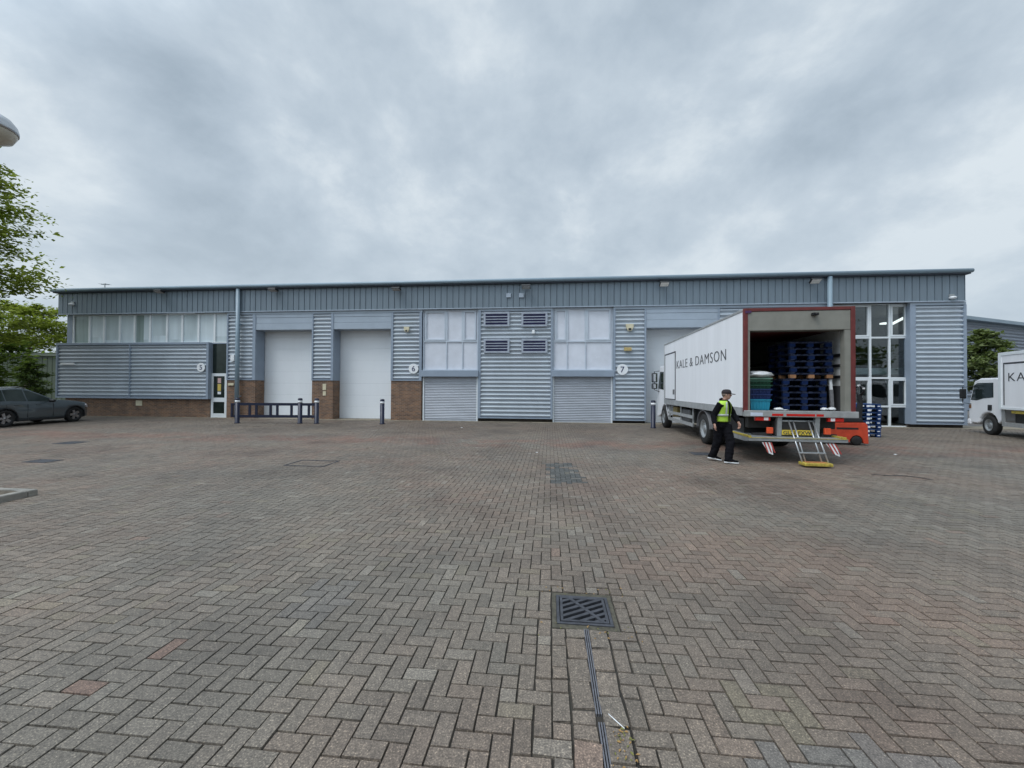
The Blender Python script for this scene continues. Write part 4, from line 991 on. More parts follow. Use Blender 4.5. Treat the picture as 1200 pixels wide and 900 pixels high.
un = MB(); un.box(-1.0, 1.0, .55, 2.2, .62, 1.0); un.box(-.9, .9, 3.7, 7.3, .58, 1.0); un.build('underbody_fill', M_BLACK, T)  # boxes added to block light and deepen the shadow under the lorry
tk = MB(); tk.box(-hw + .12, -hw + .62, 4.6, 5.6, .52, 1.0); tk.build('fuel_tank', mat('tank_grey', (.10, .10, .10), .5), T, .05)
bt_ = MB(); bt_.box(-hw + .14, -hw + .55, 6.3, 6.9, .62, 1.02); bt_.build('battery_box', M_YEL if False else mat('dull_gold_box', (.25, .19, .07), .6), T, .02)
# side guards
for s in (-1, 1):
    x0 = s * (hw - .03); g_ = MB()
    for z0, z1 in ((.44, .56), (.72, .83)): g_.box(min(x0, x0 - s * .03), max(x0, x0 - s * .03), 4.0, 7.2, z0, z1)
    for y in (4.05, 5.5, 7.1): g_.box(min(x0 - s * .031, x0 - s * .07), max(x0 - s * .031, x0 - s * .07), y, y + .06, .44, 1.1)
    g_.build('side_guard', M_ALU, T)
    # mudguard arch
    mg = MB(); pts = []
    for k in range(15):
        a = PI * (0.02 + .96 * k / 14); pts.append((2.95 + math.cos(a) * .60, .50 + math.sin(a) * .58))
    for k in range(14):
        (y0, z0), (y1, z1) = pts[k], pts[k + 1]; xo, xi = s * (hw - .02), s * (hw - .62)
        mg.add([(xo, y0, z0), (xo, y1, z1), (xi, y1, z1), (xi, y0, z0), (xo, y0 * .98 + 2.95 * .02, z0 - .02), (xo, y1 * .98 + 2.95 * .02, z1 - .02), (xi, y1 * .98 + 2.95 * .02, z1 - .02), (xi, y0 * .98 + 2.95 * .02, z0 - .02)], [(0, 1, 2, 3), (7, 6, 5, 4), (0, 4, 5, 1), (2, 6, 7, 3)])
    mg.build('mudguard', M_BLACK if False else mat('grey_mudguard', (.20, .20, .21), .5), T)
    wheel(T, (s * (hw - .17), 2.95, .485), .485, .27, side=s); wheel(T, (s * (hw - .47), 2.95, .485), .485, .27, side=s)
    wheel(T, (s * (hw - .20), 8.15, .485), .485, .28, side=s)
# side door and lettering on the left side
x0 = -hw - .0005
sd_ = empty('side_door', (0, 0, 0)); sd_.parent = T
d_ = MB(); za, zb = FZ + .08, 3.28; ya, yb = 5.98, 7.62
for q in ((ya, ya + .05, za, zb), (yb - .05, yb, za, zb), (ya + .0505, yb - .0505, zb - .05, zb), (ya + .0505, yb - .0505, za, za + .03)): d_.box(x0 - .02, x0 + .001, q[0], q[1], q[2], q[3])
d_.build('door_frame', M_TEXT, sd_)
d_ = MB(); d_.box(x0 - .012, x0 + .001, ya + .051, yb - .051, za + .031, zb - .051); d_.build('door_leaf', M_TRUCK, sd_)
d_ = MB(); d_.box(x0 - .03, x0 - .013, ya + .12, ya + .32, za + .22, za + .42); d_.build('door_handle', mat('grey_handle', (.16, .16, .17), .5), sd_)
lettering('lettering', 'KALE & DAMSON', (x0 - .004, 5.82, 2.56), (0, -1, 0), (0, 0, 1), 4.75, .31, M_TEXT, T, -0.012, 1.12)
# tail lift platform with yellow edge, warning flags, steps
pf = empty('tail_lift', (0, 0, 0)); pf.parent = T
PL, PR = -hw - .02, hw - .34
p_ = MB(); p_.prism([(-.30, .53), (-.30, .60), (1.05, .64), (1.05, .50), (-.10, .50)], 'x', PL, PR); p_.build('platform', M_GALV, pf)
p_ = MB(); p_.bar((PL, -.285, .6045), (PR, -.285, .6045), .055, .006); p_.box(PL, PL + .08, -.25, 1.04, .605, .648); p_.box(PR - .08, PR, -.25, 1.04, .605, .648)
p_.build('yellow_edge', M_YEL, pf)
for x, lean in ((-.84, .04), (.54, .10)):
    f_ = MB(); f_.prism([(x - .11, .50), (x + .10, .50), (x + .10 + lean, .20), (x + .0 + lean, .24)], 'y', -.27, -.262); fl_ = f_.build('warning_flag', M_SIGN, pf)
    s_ = MB()
    for k in range(3):
        xa = x - .08 + k * .075; s_.prism([(xa, .50), (xa + .035, .50), (xa + .035 + .055 + lean * .8, .25), (xa + .055 + lean * .8, .26)], 'y', -.2745, -.2705)
    s_.build('flag_stripe', mat('dull_red_stripe', (.42, .07, .06), .5), fl_)
la = empty('step_ladder', (0, 0, 0)); la.parent = T; tag(la, 'steel ladder steps with a yellow bottom tread')
topl, botl = Vector((.06, .02, .99)), Vector((.03, -.58, .10)); 
for xo in (-.27, -.17, .17, .27):
    rl = MB(); off = Vector((xo, 0, 0)); up = Vector((0, .0, .0)); rl.tube([topl + off, botl + off + Vector((0, .06 * (abs(xo) < .2), 0))], .017, 8); rl.build('rail', M_STEEL, la)
for t_ in (.42, .78):
    c_ = topl.lerp(botl, t_); tr2 = MB(); tr2.box(c_.x - .27, c_.x + .27, c_.y - .06, c_.y + .06, c_.z - .012, c_.z + .012); tr2.build('tread', M_GALV, la, .005)
bt2 = MB(); bt2.box(botl.x - .29, botl.x + .29, botl.y - .14, botl.y + .12, .035, .105); bt2.build('tread', M_YEL, la, .012)
bt3 = MB(); bt3.box(botl.x - .22, botl.x + .22, botl.y - .1, botl.y + .08, .1055, .110); bt3.build('tread_grip', mat('worn_orange_grip', (.42, .17, .05), .8, 0, .5, 30), la)
tb = MB(); tb.tube([topl + Vector((-.45, .02, 0)), topl + Vector((.36, .02, 0))], .022, 8); tb.build('top_bar', M_GALV, la)
# cab ahead of the box
cb = MB(); c0, c1 = TL + .10, TL + 1.78; cw = 1.13
prof = [(c0, .95), (c0, 2.75), (c0 + .25, 2.86), (c1 - .55, 2.82), (c1 - .12, 1.85), (c1, 1.55), (c1, .45), (c1 - .25, .42)]
wc = 8.15
for k in range(9):
    a = PI * (.05 + .9 * k / 8); prof.append((wc + math.cos(a) * .60, .50 + math.sin(a) * .55))
cb.prism(prof, 'x', -cw, cw); cb.build('cab', M_TRUCK, T, .05)
for s in (-1, 1):
    gp = MB(); gp.prism([(c0 + .45, 1.72), (c0 + .45, 2.55), (c1 - .55, 2.58), (c1 - .2, 1.78)], 'x', *sorted((s * (cw + .001), s * (cw + .006)))); gp.build('side_window', M_DGLASS, T)
    mr_ = empty('wing_mirror', (0, 0, 0)); mr_.parent = T
    ma = MB(); ma.tube([(s * cw, c1 - .45, 2.62), (s * (cw + .22), c1 - .35, 2.60), (s * (cw + .22), c1 - .35, 1.72), (s * cw, c1 - .42, 1.62)], .018, 8); ma.build('mirror_arm', M_BLACK, mr_)
    for z0, z1 in ((2.08, 2.52), (1.76, 2.03)):
        mm = MB(); mm.box(s * (cw + .22) - .13, s * (cw + .22) + .13, c1 - .44, c1 - .33, z0, z1); hs_ = mm.build('mirror_housing', M_BLACK, mr_, .03)
        mm = MB(); mm.box(s * (cw + .22) - .10, s * (cw + .22) + .10, c1 - .448, c1 - .4405, z0 + .04, z1 - .04); mm.build('mirror_glass', mat('mirror_face', (.80, .82, .84), .04, 1.0, .02), mr_)
ws = MB(); ws.add([(-cw + .1, c1 - .11, 1.90), (cw - .1, c1 - .11, 1.90), (cw - .1, c1 - .50, 2.74), (-cw + .1, c1 - .50, 2.74)], [(0, 1, 2, 3)])
ws.build('windscreen', M_DGLASS, T)

def tw(x, y, z): return T_MAT @ Vector((x, y, z))
T_MAT = Matrix.Translation(tc_) @ Matrix.Rotation(-TANG, 4, 'Z')

# ------------------------------------------------------------------ pallets
def pallet_mesh(L=1.2, Wd=1.0, marks=False):
    mb = MB(); H = .155
    def rb(x0, x1, y0, y1, z0, z1):
        mb.box(x0, x1, y0, y1, z0, z1)
    mb.m = 2
    for k in range(3): rb(-L / 2 + k * (L - .1) / 2, -L / 2 + .1 + k * (L - .1) / 2, -Wd / 2, Wd / 2, 0.002, .022)
    for y in (-Wd / 2, -.05, Wd / 2 - .1): rb(-L / 2, L / 2, y, y + .1, .112, .132)
    mb.m = 0
    for x in (-L / 2, -.07, L / 2 - .14):
        for y in (-Wd / 2 + .002, -.048, Wd / 2 - .098): rb(x + .001, x + .139, y, y + .096, .0225, .1115)
    mb.m = 2
    for k in range(7): rb(-L / 2 + k * (L - .1) / 6, -L / 2 + .1 + k * (L - .1) / 6, -Wd / 2, Wd / 2, .1325, .153)
    if marks:
        mb.m = 1; mb.box(-.055, .055, -Wd / 2 - .004, -Wd / 2 + .0015, .035, .105); mb.box(L / 2 - .115, L / 2 - .03, -Wd / 2 - .003, -Wd / 2 + .0015, .05, .08)
    return mb
ORD = ['bottom', 'second from bottom', 'third from bottom', 'fourth from bottom', 'fifth from bottom', 'sixth from bottom', 'seventh from bottom', 'eighth from bottom', 'ninth from bottom', 'tenth from bottom', 'topmost']
pa = pallet_mesh(0.98, 1.0).build('pallet', [mat('shaded_blue_blocks', (.003, .015, .066), .8, 0, .5, 9, spec=.2), M_SIGN, mat('shaded_worn_boards', (.022, .030, .060), .85, 0, .7, 6, spec=.2)], None, .004, 1)  # blocks and worn boards painted darker for the shade inside the bay
NIN = 11
for k in range(NIN):
    o = pa if k == 0 else pa.copy()
    if k: COL.objects.link(o)
    upper = k >= 5
    dx = (.44 if upper else .30) + rnd.uniform(-.015, .015); dy = .78 + rnd.uniform(-.02, .02)
    o.location = tw(dx, dy, FZ + k * .1560); o.rotation_euler = (0, 0, -TANG + rnd.uniform(-.015, .015) + (0.03 if upper else 0))
    if k == 5:
        o.data = pa.data.copy(); o.data.materials[0] = M_PWOOD
    tag(o, 'brown-blocked pallet between lower and upper blue pallets in the lorry' if k == 5 else 'blue wooden pallet, %s in the stack inside the lorry' % ORD[k], 'pallet', 'blue pallets stacked inside the lorry')
sp_ = MB(); 
pb = pallet_mesh(0.86, 1.1, True).build('pallet', [M_PBLUE, M_SIGN, M_PEDGE], None, .004, 1)
ps = gnd(1020, 512.3)
for k in range(8):
    o = pb if k == 0 else pb.copy()
    if k: COL.objects.link(o)
    o.location = (ps.x + rnd.uniform(-.02, .02), ps.y + .55 + rnd.uniform(-.02, .02), k * .1560); o.rotation_euler = (0, 0, R(-8) + rnd.uniform(-.02, .02))
    tag(o, 'blue pallet with white mark, %s of the stack beside the glazed entrance' % (ORD[k] if k < 7 else 'topmost'), 'pallet', 'blue pallets stacked beside the glazed entrance')
# ------------------------------------------------------------------ crates, bags and a load bar inside the lorry
def crate_mesh(L, Wd, H, taper=.02, lip=.02):
    mb = MB()
    def ring(x, y, z): return [(-x, -y, z), (x, -y, z), (x, y, z), (-x, y, z)]
    a, b = L / 2 - taper, Wd / 2 - taper
    rr = [ring(a, b, 0), ring(L / 2, Wd / 2, H - .03), ring(L / 2 + lip, Wd / 2 + lip, H - .03), ring(L / 2 + lip, Wd / 2 + lip, H), ring(L / 2 - .012, Wd / 2 - .012, H), ring(a - .012, b - .012, .012)]
    mb.rings([[Vector(q) for q in r_] for r_ in rr], True, False)
    for k in range(1, 6):
        x = -L / 2 + L * k / 6; mb.box(x - .008, x + .008, -Wd / 2 - .006, -Wd / 2 + .012, .03, H - .031)
    return mb
mg_ = mat('dark_green_crate', (.006, .055, .030), .5, 0, .25, 6); mb_ = mat('navy_crate', (.007, .022, .10), .5, 0, .25, 6); mt_ = mat('cyan_crate', (.018, .25, .37), .4, 0, .15, 6); mpg = mat('pale_green_crate', (.13, .24, .18), .45, 0, .2, 6)
z = FZ
for nm, H, m_, lab, Lc in (('crate', .27, mt_, 'bright cyan crate at the bottom of the crate stack in the lorry', .46), ('crate', .13, mb_, 'lower navy crate in the crate stack inside the lorry', .50), ('crate', .13, mb_, 'upper navy crate in the crate stack inside the lorry', .50), ('crate', .10, mg_, 'lower dark green crate in the crate stack inside the lorry', .50), ('crate', .10, mg_, 'upper dark green crate in the crate stack inside the lorry', .50), ('crate', .07, mpg, 'pale green tray under the white bag in the lorry', .51)):
    o = crate_mesh(Lc, .40, H).build(nm, m_); o.location = tw(-hw + .45, .36, z + .001); o.rotation_euler = (0, 0, -TANG + rnd.uniform(-.02, .02)); tag(o, lab, 'crate', 'crates stacked inside the lorry'); z += H + .001
def bag(loc, sx, sy, sz, label, rz=0, name='plastic_bag', seed=0):
    mb = MB(); n, m = 20, 12; rg = []
    for j in range(m + 1):
        th_ = -PI / 2 + PI * j / m; row = []
        for i in range(n):
            ph = 2 * PI * i / n; d = Vector((math.cos(th_) * math.cos(ph), math.cos(th_) * math.sin(ph), math.sin(th_)))
            k = 1 + .28 * mnoise.noise(d * 2.6 + Vector((seed, 0, 0))) + .12 * mnoise.noise(d * 7 + Vector((0, seed, 0)))
            row.append(Vector((d.x * sx * k, d.y * sy * k, max(0.0, .5 + d.z * .5 * k) * sz)))
        rg.append(row)
    mb.rings(rg, True, True); o = mb.build(name, mat('white_film', (.72, .73, .74), .35)); o.location = loc; o.rotation_euler = (0, 0, rz); return tag(o, label, 'bag')
bag(tw(-hw + .50, .34, z + .001), .34, .24, .17, 'crumpled white plastic bag on top of the crate stack', .2, seed=3)
bag(tw(-hw + .86, .14, FZ), .11, .08, .07, 'small white wrapper on the lorry floor beside the cyan crate', .1, 'plastic_wrapper', 5)
bag(tw(-.28, .14, FZ), .16, .05, .025, 'flat white wrapper on the lorry sill at the foot of the pallets', .0, 'plastic_wrapper', 7)
bag(tw(.68, .18, FZ), .08, .07, .08, 'left white bundle on the lorry floor right of the pallets', .0, 'plastic_wrapper', 9)
bag(tw(.86, .20, FZ), .09, .07, .09, 'right white bundle on the lorry floor near the right post', .0, 'plastic_wrapper', 11)
lb = MB(); lb.box(-.035, .035, -.03, .03, .0, .52); lb.m = 1; lb.box(-.030, .030, -.025, .025, .5205, .98); o = lb.build('load_bar', [mat('grey_plastic', (.22, .22, .23), .5), M_SIGN], None, .006)
o.location = tw(hw - .27, .35, FZ); o.rotation_euler = (0, R(-3), -TANG); tag(o, 'white and grey load bar standing against the right lorry wall', 'load bar')

# ------------------------------------------------------------------ pallet truck
pp_ = gnd(990, 521); K = empty('pallet_truck', (pp_.x + .06, pp_.y + .25, 0), R(-12), 'orange red electric pallet truck with black tiller behind the tail lift', 'pallet truck')
b = MB(); prof = [(-.60, .10), (-.60, .62), (-.54, .70), (.50, .72), (.56, .64), (.58, .06), (.46, .06)]
for k in range(7):
    a = PI * (k / 6); prof.append((.25 + math.cos(a) * .19, .08 + math.sin(a) * .24))
prof += [(.04, .10)]
b.prism(prof, 'y', -.38, .40); b.build('body', M_ORNG, K, .03)
b = MB(); b.box(-.30, .30, -.385, -.3805, .50, .56); b.build('body_recess', M_BLACK, K)
b = MB(); b.prism([(-.50, .7205), (-.46, .86), (.42, .86), (.50, .7215)], 'y', -.34, .36); b.build('top_cover', M_BLACK, K, .03)
wheel(K, (0, 0, 0), .15, .08) if False else None
w_ = MB(); w_.lathe((.25, -.40, .145), (0, 1, 0), [(.05, 0), (.13, 0), (.145, .015), (.145, .085), (.13, .1)], 24); w_.build('drive_wheel', M_RUBBER, K)
w_ = MB(); w_.lathe((-.42, -.30, .09), (0, 1, 0), [(.02, 0), (.08, 0), (.09, .01), (.09, .06), (.08, .07)], 20); w_.build('castor_wheel', M_RUBBER, K)
t_ = MB(); TX = .20; t_.prism([(.22 + TX, .72), (.38 + TX, .72), (.42 + TX, 1.35), (.40 + TX, 1.62), (.30 + TX, 1.62), (.32 + TX, 1.35)], 'y', -.07, .07); tl_ = t_.build('tiller', M_BLACK, K, .02)
t_ = MB(); t_.tube([(x_ + TX, y_, z_) for x_, y_, z_ in ((.36, -.05, 1.60), (.36, -.19, 1.70), (.35, -.19, 1.84), (.34, 0, 1.90), (.35, .19, 1.84), (.36, .19, 1.70), (.36, .05, 1.60))], .03, 10); t_.build('tiller_loop', M_BLACK, tl_)
t_ = MB(); t_.box(.27, .33, -.11, -.075, 1.72, 1.80); t_.box(.30, .42, -.09, .09, 1.60, 1.70); t_.build('tiller_grip', M_LWHT, tl_) if False else None
t_ = MB(); t_.tube([(.35 + TX, -.20, 1.78), (.35 + TX, -.215, 1.83)], .034, 10); t_.tube([(.30 + TX, -.04, 1.905), (.38 + TX, .04, 1.905)], .034, 10); t_.build('tiller_grip', mat('pale_grip', (.6, .6, .6), .4), tl_)
for y in (-.24, .14):
    f_ = MB(); f_.box(-1.75, -.6, y, y + .16, .10, .16); f_.build('fork', M_CHAS, K, .015)

# ------------------------------------------------------------------ small lorry at the right edge
SA = R(24)
pw = gnd(1159, 509.5); rt = Vector((math.cos(SA), -math.sin(SA), 0)); fw = Vector((math.sin(SA), math.cos(SA), 0))
SW = 1.0                      # half width
s0 = pw + rt * (SW - .02) - Vector((0, 0, 0))
Q = empty('small_lorry', s0, -SA, 'small white box lorry with black lettering parked at the right edge of the yard', 'lorry')
# local: y forward, front axle at y=0
prof = [(-.72, .62), (-.72, 2.20), (-.45, 2.27), (.45, 2.27), (.80, 2.16), (1.08, 1.40), (1.15, .95), (1.16, .42), (.62, .40)]
for k in range(9):
    a = PI * (.03 + .94 * k / 8); prof.append((.0 + math.cos(a) * .52, .42 + math.sin(a) * .46))
cbm = MB(); cbm.prism(prof, 'x', -SW, SW); cbm.build('cab', M_TRUCK, Q, .06, 3)
for s in (-1, 1):
    g_ = MB(); g_.prism([(-.30, 1.50), (-.30, 2.08), (.60, 2.08), (.77, 2.0), (.99, 1.38), (.64, 1.36), (.24, 1.45)], 'x', *sorted((s * (SW + .0015), s * (SW + .008)))); g_.build('side_window', mat('tinted_cab_glass', (.018, .028, .028), .03), Q)
    h_ = MB(); h_.box(*sorted((s * (SW + .001), s * (SW + .03))), -.22, -.02, .98, 1.20); h_.build('door_handle', M_BLACK, Q, .01)
    l_ = MB(); l_.box(*sorted((s * (SW - .05), s * (SW + .02))), .98, 1.10, 1.02, 1.18); l_.build('indicator', mat('brown_indicator', (.22, .10, .04), .3), Q, .01)
    m_ = empty('wing_mirror', (0, 0, 0)); m_.parent = Q
    a_ = MB(); a_.tube([(s * SW, .80, 1.95), (s * (SW + .25), 1.0, 1.9), (s * (SW + .25), 1.0, 1.25), (s * SW, .98, 1.2)], .016, 8); a_.build('mirror_arm', M_BLACK, m_)
    a_ = MB(); a_.box(s * (SW + .25) - .10, s * (SW + .25) + .10, .95, 1.03, 1.42, 1.84); a_.build('mirror_housing', M_BLACK, m_, .03)
    wheel(Q, (s * (SW - .12), 0, .39), .39, .22, side=s); wheel(Q, (s * (SW - .12), -3.3, .39), .39, .22, side=s)
    v_ = MB(); v_.box(*sorted((s * (SW + .001), s * (SW + .012))), -.71, -.60, 1.25, 1.62); v_.build('air_vent', M_BLACK, Q)
    sg_ = MB(); sg_.box(*sorted((s * (SW - .02), s * (SW + .02))), -2.8, -.76, .42, .58); sg_.box(*sorted((s * (SW - .02), s * (SW + .02))), -.90, -.74, .58, 1.06); sg_.build('side_guard', M_ALU, Q)
w_ = MB(); w_.add([(-.88, 1.085, 1.44), (.88, 1.085, 1.44), (.88, .848, 2.08), (-.88, .848, 2.08)], [(0, 1, 2, 3)]); w_.build('windscreen', M_DGLASS, Q)
b_ = MB(); b_.box(-SW - .02, SW + .02, 1.0, 1.22, .34, .58); b_.build('bumper', M_TRUCK, Q, .05)
bx = MB(); bx.box(-1.08, 1.08, -5.4, -.74, 1.08, 3.20); bx.build('cargo_box', M_TRUCK, Q, .03)
tr_ = MB()
for s in (-1, 1):
    xo = sorted((s * 1.0805, s * 1.10)); tr_.box(*xo, -5.4, -.735, 3.10, 3.215); tr_.box(*xo, -.87, -.735, 1.06, 3.0995); tr_.box(*xo, -5.4, -.8705, 1.06, 1.14)
tr_.build('edge_rail', M_WHITE, Q)
ds_ = MB(); xo = (-1.0855, -1.081)
for q in ((-4.9, -.97, 2.76, 2.82), (-1.02, -.97, 1.22, 2.7595)): ds_.box(xo[0], xo[1], *q)
ds_.build('panel_seal', M_TEXT, Q)
lettering('lettering', 'KALE & DAMSON', (-1.085, -1.22, 2.12), (0, -1, 0), (0, 0, 1), 5.0, .31, M_TEXT, Q, -0.012, 1.12)
hn = MB(); hn.box(-1.095, -1.0815, -2.55, -2.42, 1.42, 1.60); hn.build('door_latch', M_BLACK, Q)
ch_ = MB(); ch_.box(-.45, .45, -5.3, .6, .55, .85); ch_.box(-.9, .9, -2.6, -1.2, .56, 1.0); ch_.build('chassis', M_CHAS, Q)
yb = MB(); yb.box(-1.06, -1.03, -2.0, -1.3, .93, 1.03); yb.build('amber_reflector', M_YEL, Q)
fr_ = MB(); fr_.box(-.9, .9, -.79, -.35, 2.26, 2.55); fr_.build('chiller_unit', mat('grey_chiller', (.33, .36, .36), .5), Q, .04)

# ------------------------------------------------------------------ dark estate car at the left edge
CA = R(2.0)
pf_, pr_ = gnd(88, 494), gnd(3, 501)
caro = Vector(((pf_.x + pr_.x) / 2, (pf_.y + pr_.y) / 2, 0)); cdir = (Vector((pf_.x, pf_.y, 0)) - Vector((pr_.x, pr_.y, 0))).normalized()
print('car', pf_, pr_, cdir)
cang = math.atan2(-cdir.x, cdir.y)
cang = max(-.12, min(.12, cang))
hwc = .93
CARP = caro + Vector((-math.cos(cang), -math.sin(cang), 0)) * (hwc - .06)
car = empty('parked_car', CARP, cang, 'dark grey estate car parked nose-in below the ribbed screen at the left', 'car')
def lerp_tab(tab, y):
    if y <= tab[0][0]: return tab[0][1]
    for (a, p), (b, q) in zip(tab, tab[1:]):
        if y <= b:
            t_ = (y - a) / (b - a); t_ = t_ * t_ * (3 - 2 * t_) if False else t_; return p + (q - p) * t_
    return tab[-1][1]
WB = 1.38; WR = .36
zbelt = [(-2.3, .92), (-2.15, 1.05), (-1.2, 1.06), (.4, 1.01), (.7, .99), (1.9, .91), (2.15, .80), (2.28, .64)]
zroof = [(-2.3, .94), (-2.12, 1.18), (-1.85, 1.52), (-1.4, 1.62), (-.8, 1.645), (-.35, 1.58), (.1, 1.36), (.55, 1.09), (1.1, 1.05), (1.7, .98), (2.0, .92), (2.2, .82), (2.28, .66)]
wbelt = [(-2.3, .74), (-2.1, .86), (-1.2, .91), (1.2, .92), (1.9, .87), (2.15, .74), (2.28, .58)]
wroof = [(-2.3, .66), (-2.1, .70), (-1.7, .66), (-.8, .63), (-.35, .64), (.1, .72), (.55, .84), (1.6, .82), (2.0, .76), (2.28, .50)]
def zbot(y):
    z_ = .24
    for c in (-WB, WB):
        d = abs(y - c)
        if d < .42: z_ = max(z_, .34 + math.sqrt(.42 ** 2 - d * d))
    return z_
ys_ = sorted(set([round(-2.3 + 4.58 * k / 120, 4) for k in range(121)]))
cb = MB(); rings_ = []
for y in ys_:
    zb_ = zbot(y); ze, zr = lerp_tab(zbelt, y), lerp_tab(zroof, y); we, wr = lerp_tab(wbelt, y), lerp_tab(wroof, y)
    zr = max(zr, ze + .01); zm = max(zb_ + .02, .62); half = [(we * .96, zb_), (we * .985, max(zb_ + .01, .40)), (we * 1.0, zm), (we * .985, max(zm + .02, ze - .10)), (we * .955, ze)]
    half += [(we * .955 + (wr - we * .955) * t_, ze + (zr - ze) * t_) for t_ in (.33, .66, .93)] + [(wr * .9, zr + .012), (wr * .5, zr + .028)]
    ring = [Vector((x, y, z_)) for x, z_ in half] + [Vector((-x, y, z_)) for x, z_ in reversed(half)]
    rings_.append(ring)
cb.rings(rings_, True, True)
M_CAR = mat('dark_grey_car_paint', (.078, .096, .106), .22, .0, .02, .4, coat=1.0)
cb.build('body', M_CAR, car)
def sideP(y, t_, s, off=.006):
    ze, zr = lerp_tab(zbelt, y), lerp_tab(zroof, y); we, wr = lerp_tab(wbelt, y) * .955, lerp_tab(wroof, y)
    return Vector((s * (we + (wr - we) * t_ + off), y, ze + (zr - ze) * t_))
for s in (-1, 1):
    for ya, yb2 in ((-1.95, -1.35), (-1.31, -.60), (-.55, .38)):
        g_ = MB(); g_.smooth = True; n = 14; vs = []
        for k in range(n + 1):
            y = ya + (yb2 - ya) * k / n; hh = lerp_tab(zroof, y) - lerp_tab(zbelt, y); tt = max(.06, min(.90, (hh - .07) / max(hh, .01)))
            vs += [sideP(y, .05, s), sideP(y, tt, s)]
        g_.add(vs, [(2 * k, 2 * k + 2, 2 * k + 3, 2 * k + 1) for k in range(n)]); g_.build('side_window', M_DGLASS, car)
    for c in (-WB, WB): wheel(car, (s * (hwc - .13), c, .36), .36, .23, rim=.68, side=s, spokes=5, steel=mat('alloy', (.42, .42, .43), .3, .8))
    m_ = MB(); m_.rings([[Vector((s * (.93 + .24 * u_), .22 + .07 * math.cos(2 * PI * k / 12) * r_, 1.06 + .075 * math.sin(2 * PI * k / 12) * r_)) for k in range(12)] for u_, r_ in ((0, .5), (.15, .95), (.8, 1.0), (1.0, .7))]); m_.build('wing_mirror', M_BLACK, car)
    l_ = MB(); 
    lv_ = [(s * .62, 2.17, .80), (s * .62, 2.20, .70), (s * .80, 2.06, .69), (s * .86, 1.88, .80), (s * .80, 1.98, .86)]
    l_.add([Vector(v) + Vector((s * .02, .02, 0)) for v in lv_] + [Vector(v) - Vector((s * .05, .06, 0)) for v in lv_], [(0, 1, 2, 3, 4), (9, 8, 7, 6, 5)] + [(k, 5 + k, 5 + (k + 1) % 5, (k + 1) % 5) for k in range(5)]); l_.build('headlight', M_LWHT, car)
    for y in (-.95, -.15):
        h_ = MB(); we = lerp_tab(wbelt, y); h_.box(*sorted((s * (we * .985), s * (we * .985 + .03))), y - .12, y + .08, .90, .93); h_.build('door_handle', M_CAR, car, .008)
    sk = MB(); sk.box(*sorted((s * .80, s * .925)), -.93, .93, .20, .30); sk.build('sill_trim', M_BLACK, car, .02)
    rr_ = MB(); rr_.tube([(s * .58, -1.75, 1.58), (s * .58, -1.6, 1.655), (s * .58, -.7, 1.69), (s * .58, -.42, 1.61)], .016, 8); rr_.build('roof_rail', M_ALU, car)
    for c in (-WB, WB):
        aw = MB(); pts = [(c + math.cos(PI * (-.08 + 1.16 * k / 16)) * .43, .35 + math.sin(PI * (-.08 + 1.16 * k / 16)) * .43) for k in range(17)]
        for (y0, z0), (y1, z1) in zip(pts, pts[1:]): aw.bar((s * .915, y0, z0), (s * .915, y1, z1), .035, .05, (1, 0, 0))
        aw.build('arch_trim', M_BLACK, car)
dl = MB()
for s in (-1, 1):
    for y in (-.58, .42, -1.33):
        we = lerp_tab(wbelt, y); dl.box(*sorted((s * (we * .97), s * (we + .002))), y - .004, y + .004, .36, .93)
dl.build('door_seam', M_BLACK, car)
ub = MB(); ub.box(-.70, .70, -2.0, 2.0, .20, .55); ub.build('underbody_fill', M_BLACK, car)
ww = MB(); vs = []
for k in range(9):
    y = -.28 + (.52 + .28) * k / 8; wv = lerp_tab(wroof, y); z_ = lerp_tab(zroof, y) + .034; vs += [(-wv * .86, y, z_), (wv * .86, y, z_)]
ww.smooth = True; ww.add(vs, [(2 * k, 2 * k + 1, 2 * k + 3, 2 * k + 2) for k in range(8)]); ww.build('windscreen', M_DGLASS, car)
rw = MB(); rw.add([(-.56, -2.105, 1.21), (.56, -2.105, 1.21), (.52, -1.872, 1.50), (-.52, -1.872, 1.50)], [(0, 1, 2, 3)]); rw.build('rear_window', M_DGLASS, car)
for s in (-1, 1):
    tl2 = MB(); tl2.box(*sorted((s * .52, s * .80)), -2.325, -2.20, .86, 1.0); tl2.build('taillight', M_LRED, car, .02)
fg = MB(); fg.box(-.45, .45, 2.22, 2.30, .45, .68); fg.build('grille', M_BLACK, car, .02)

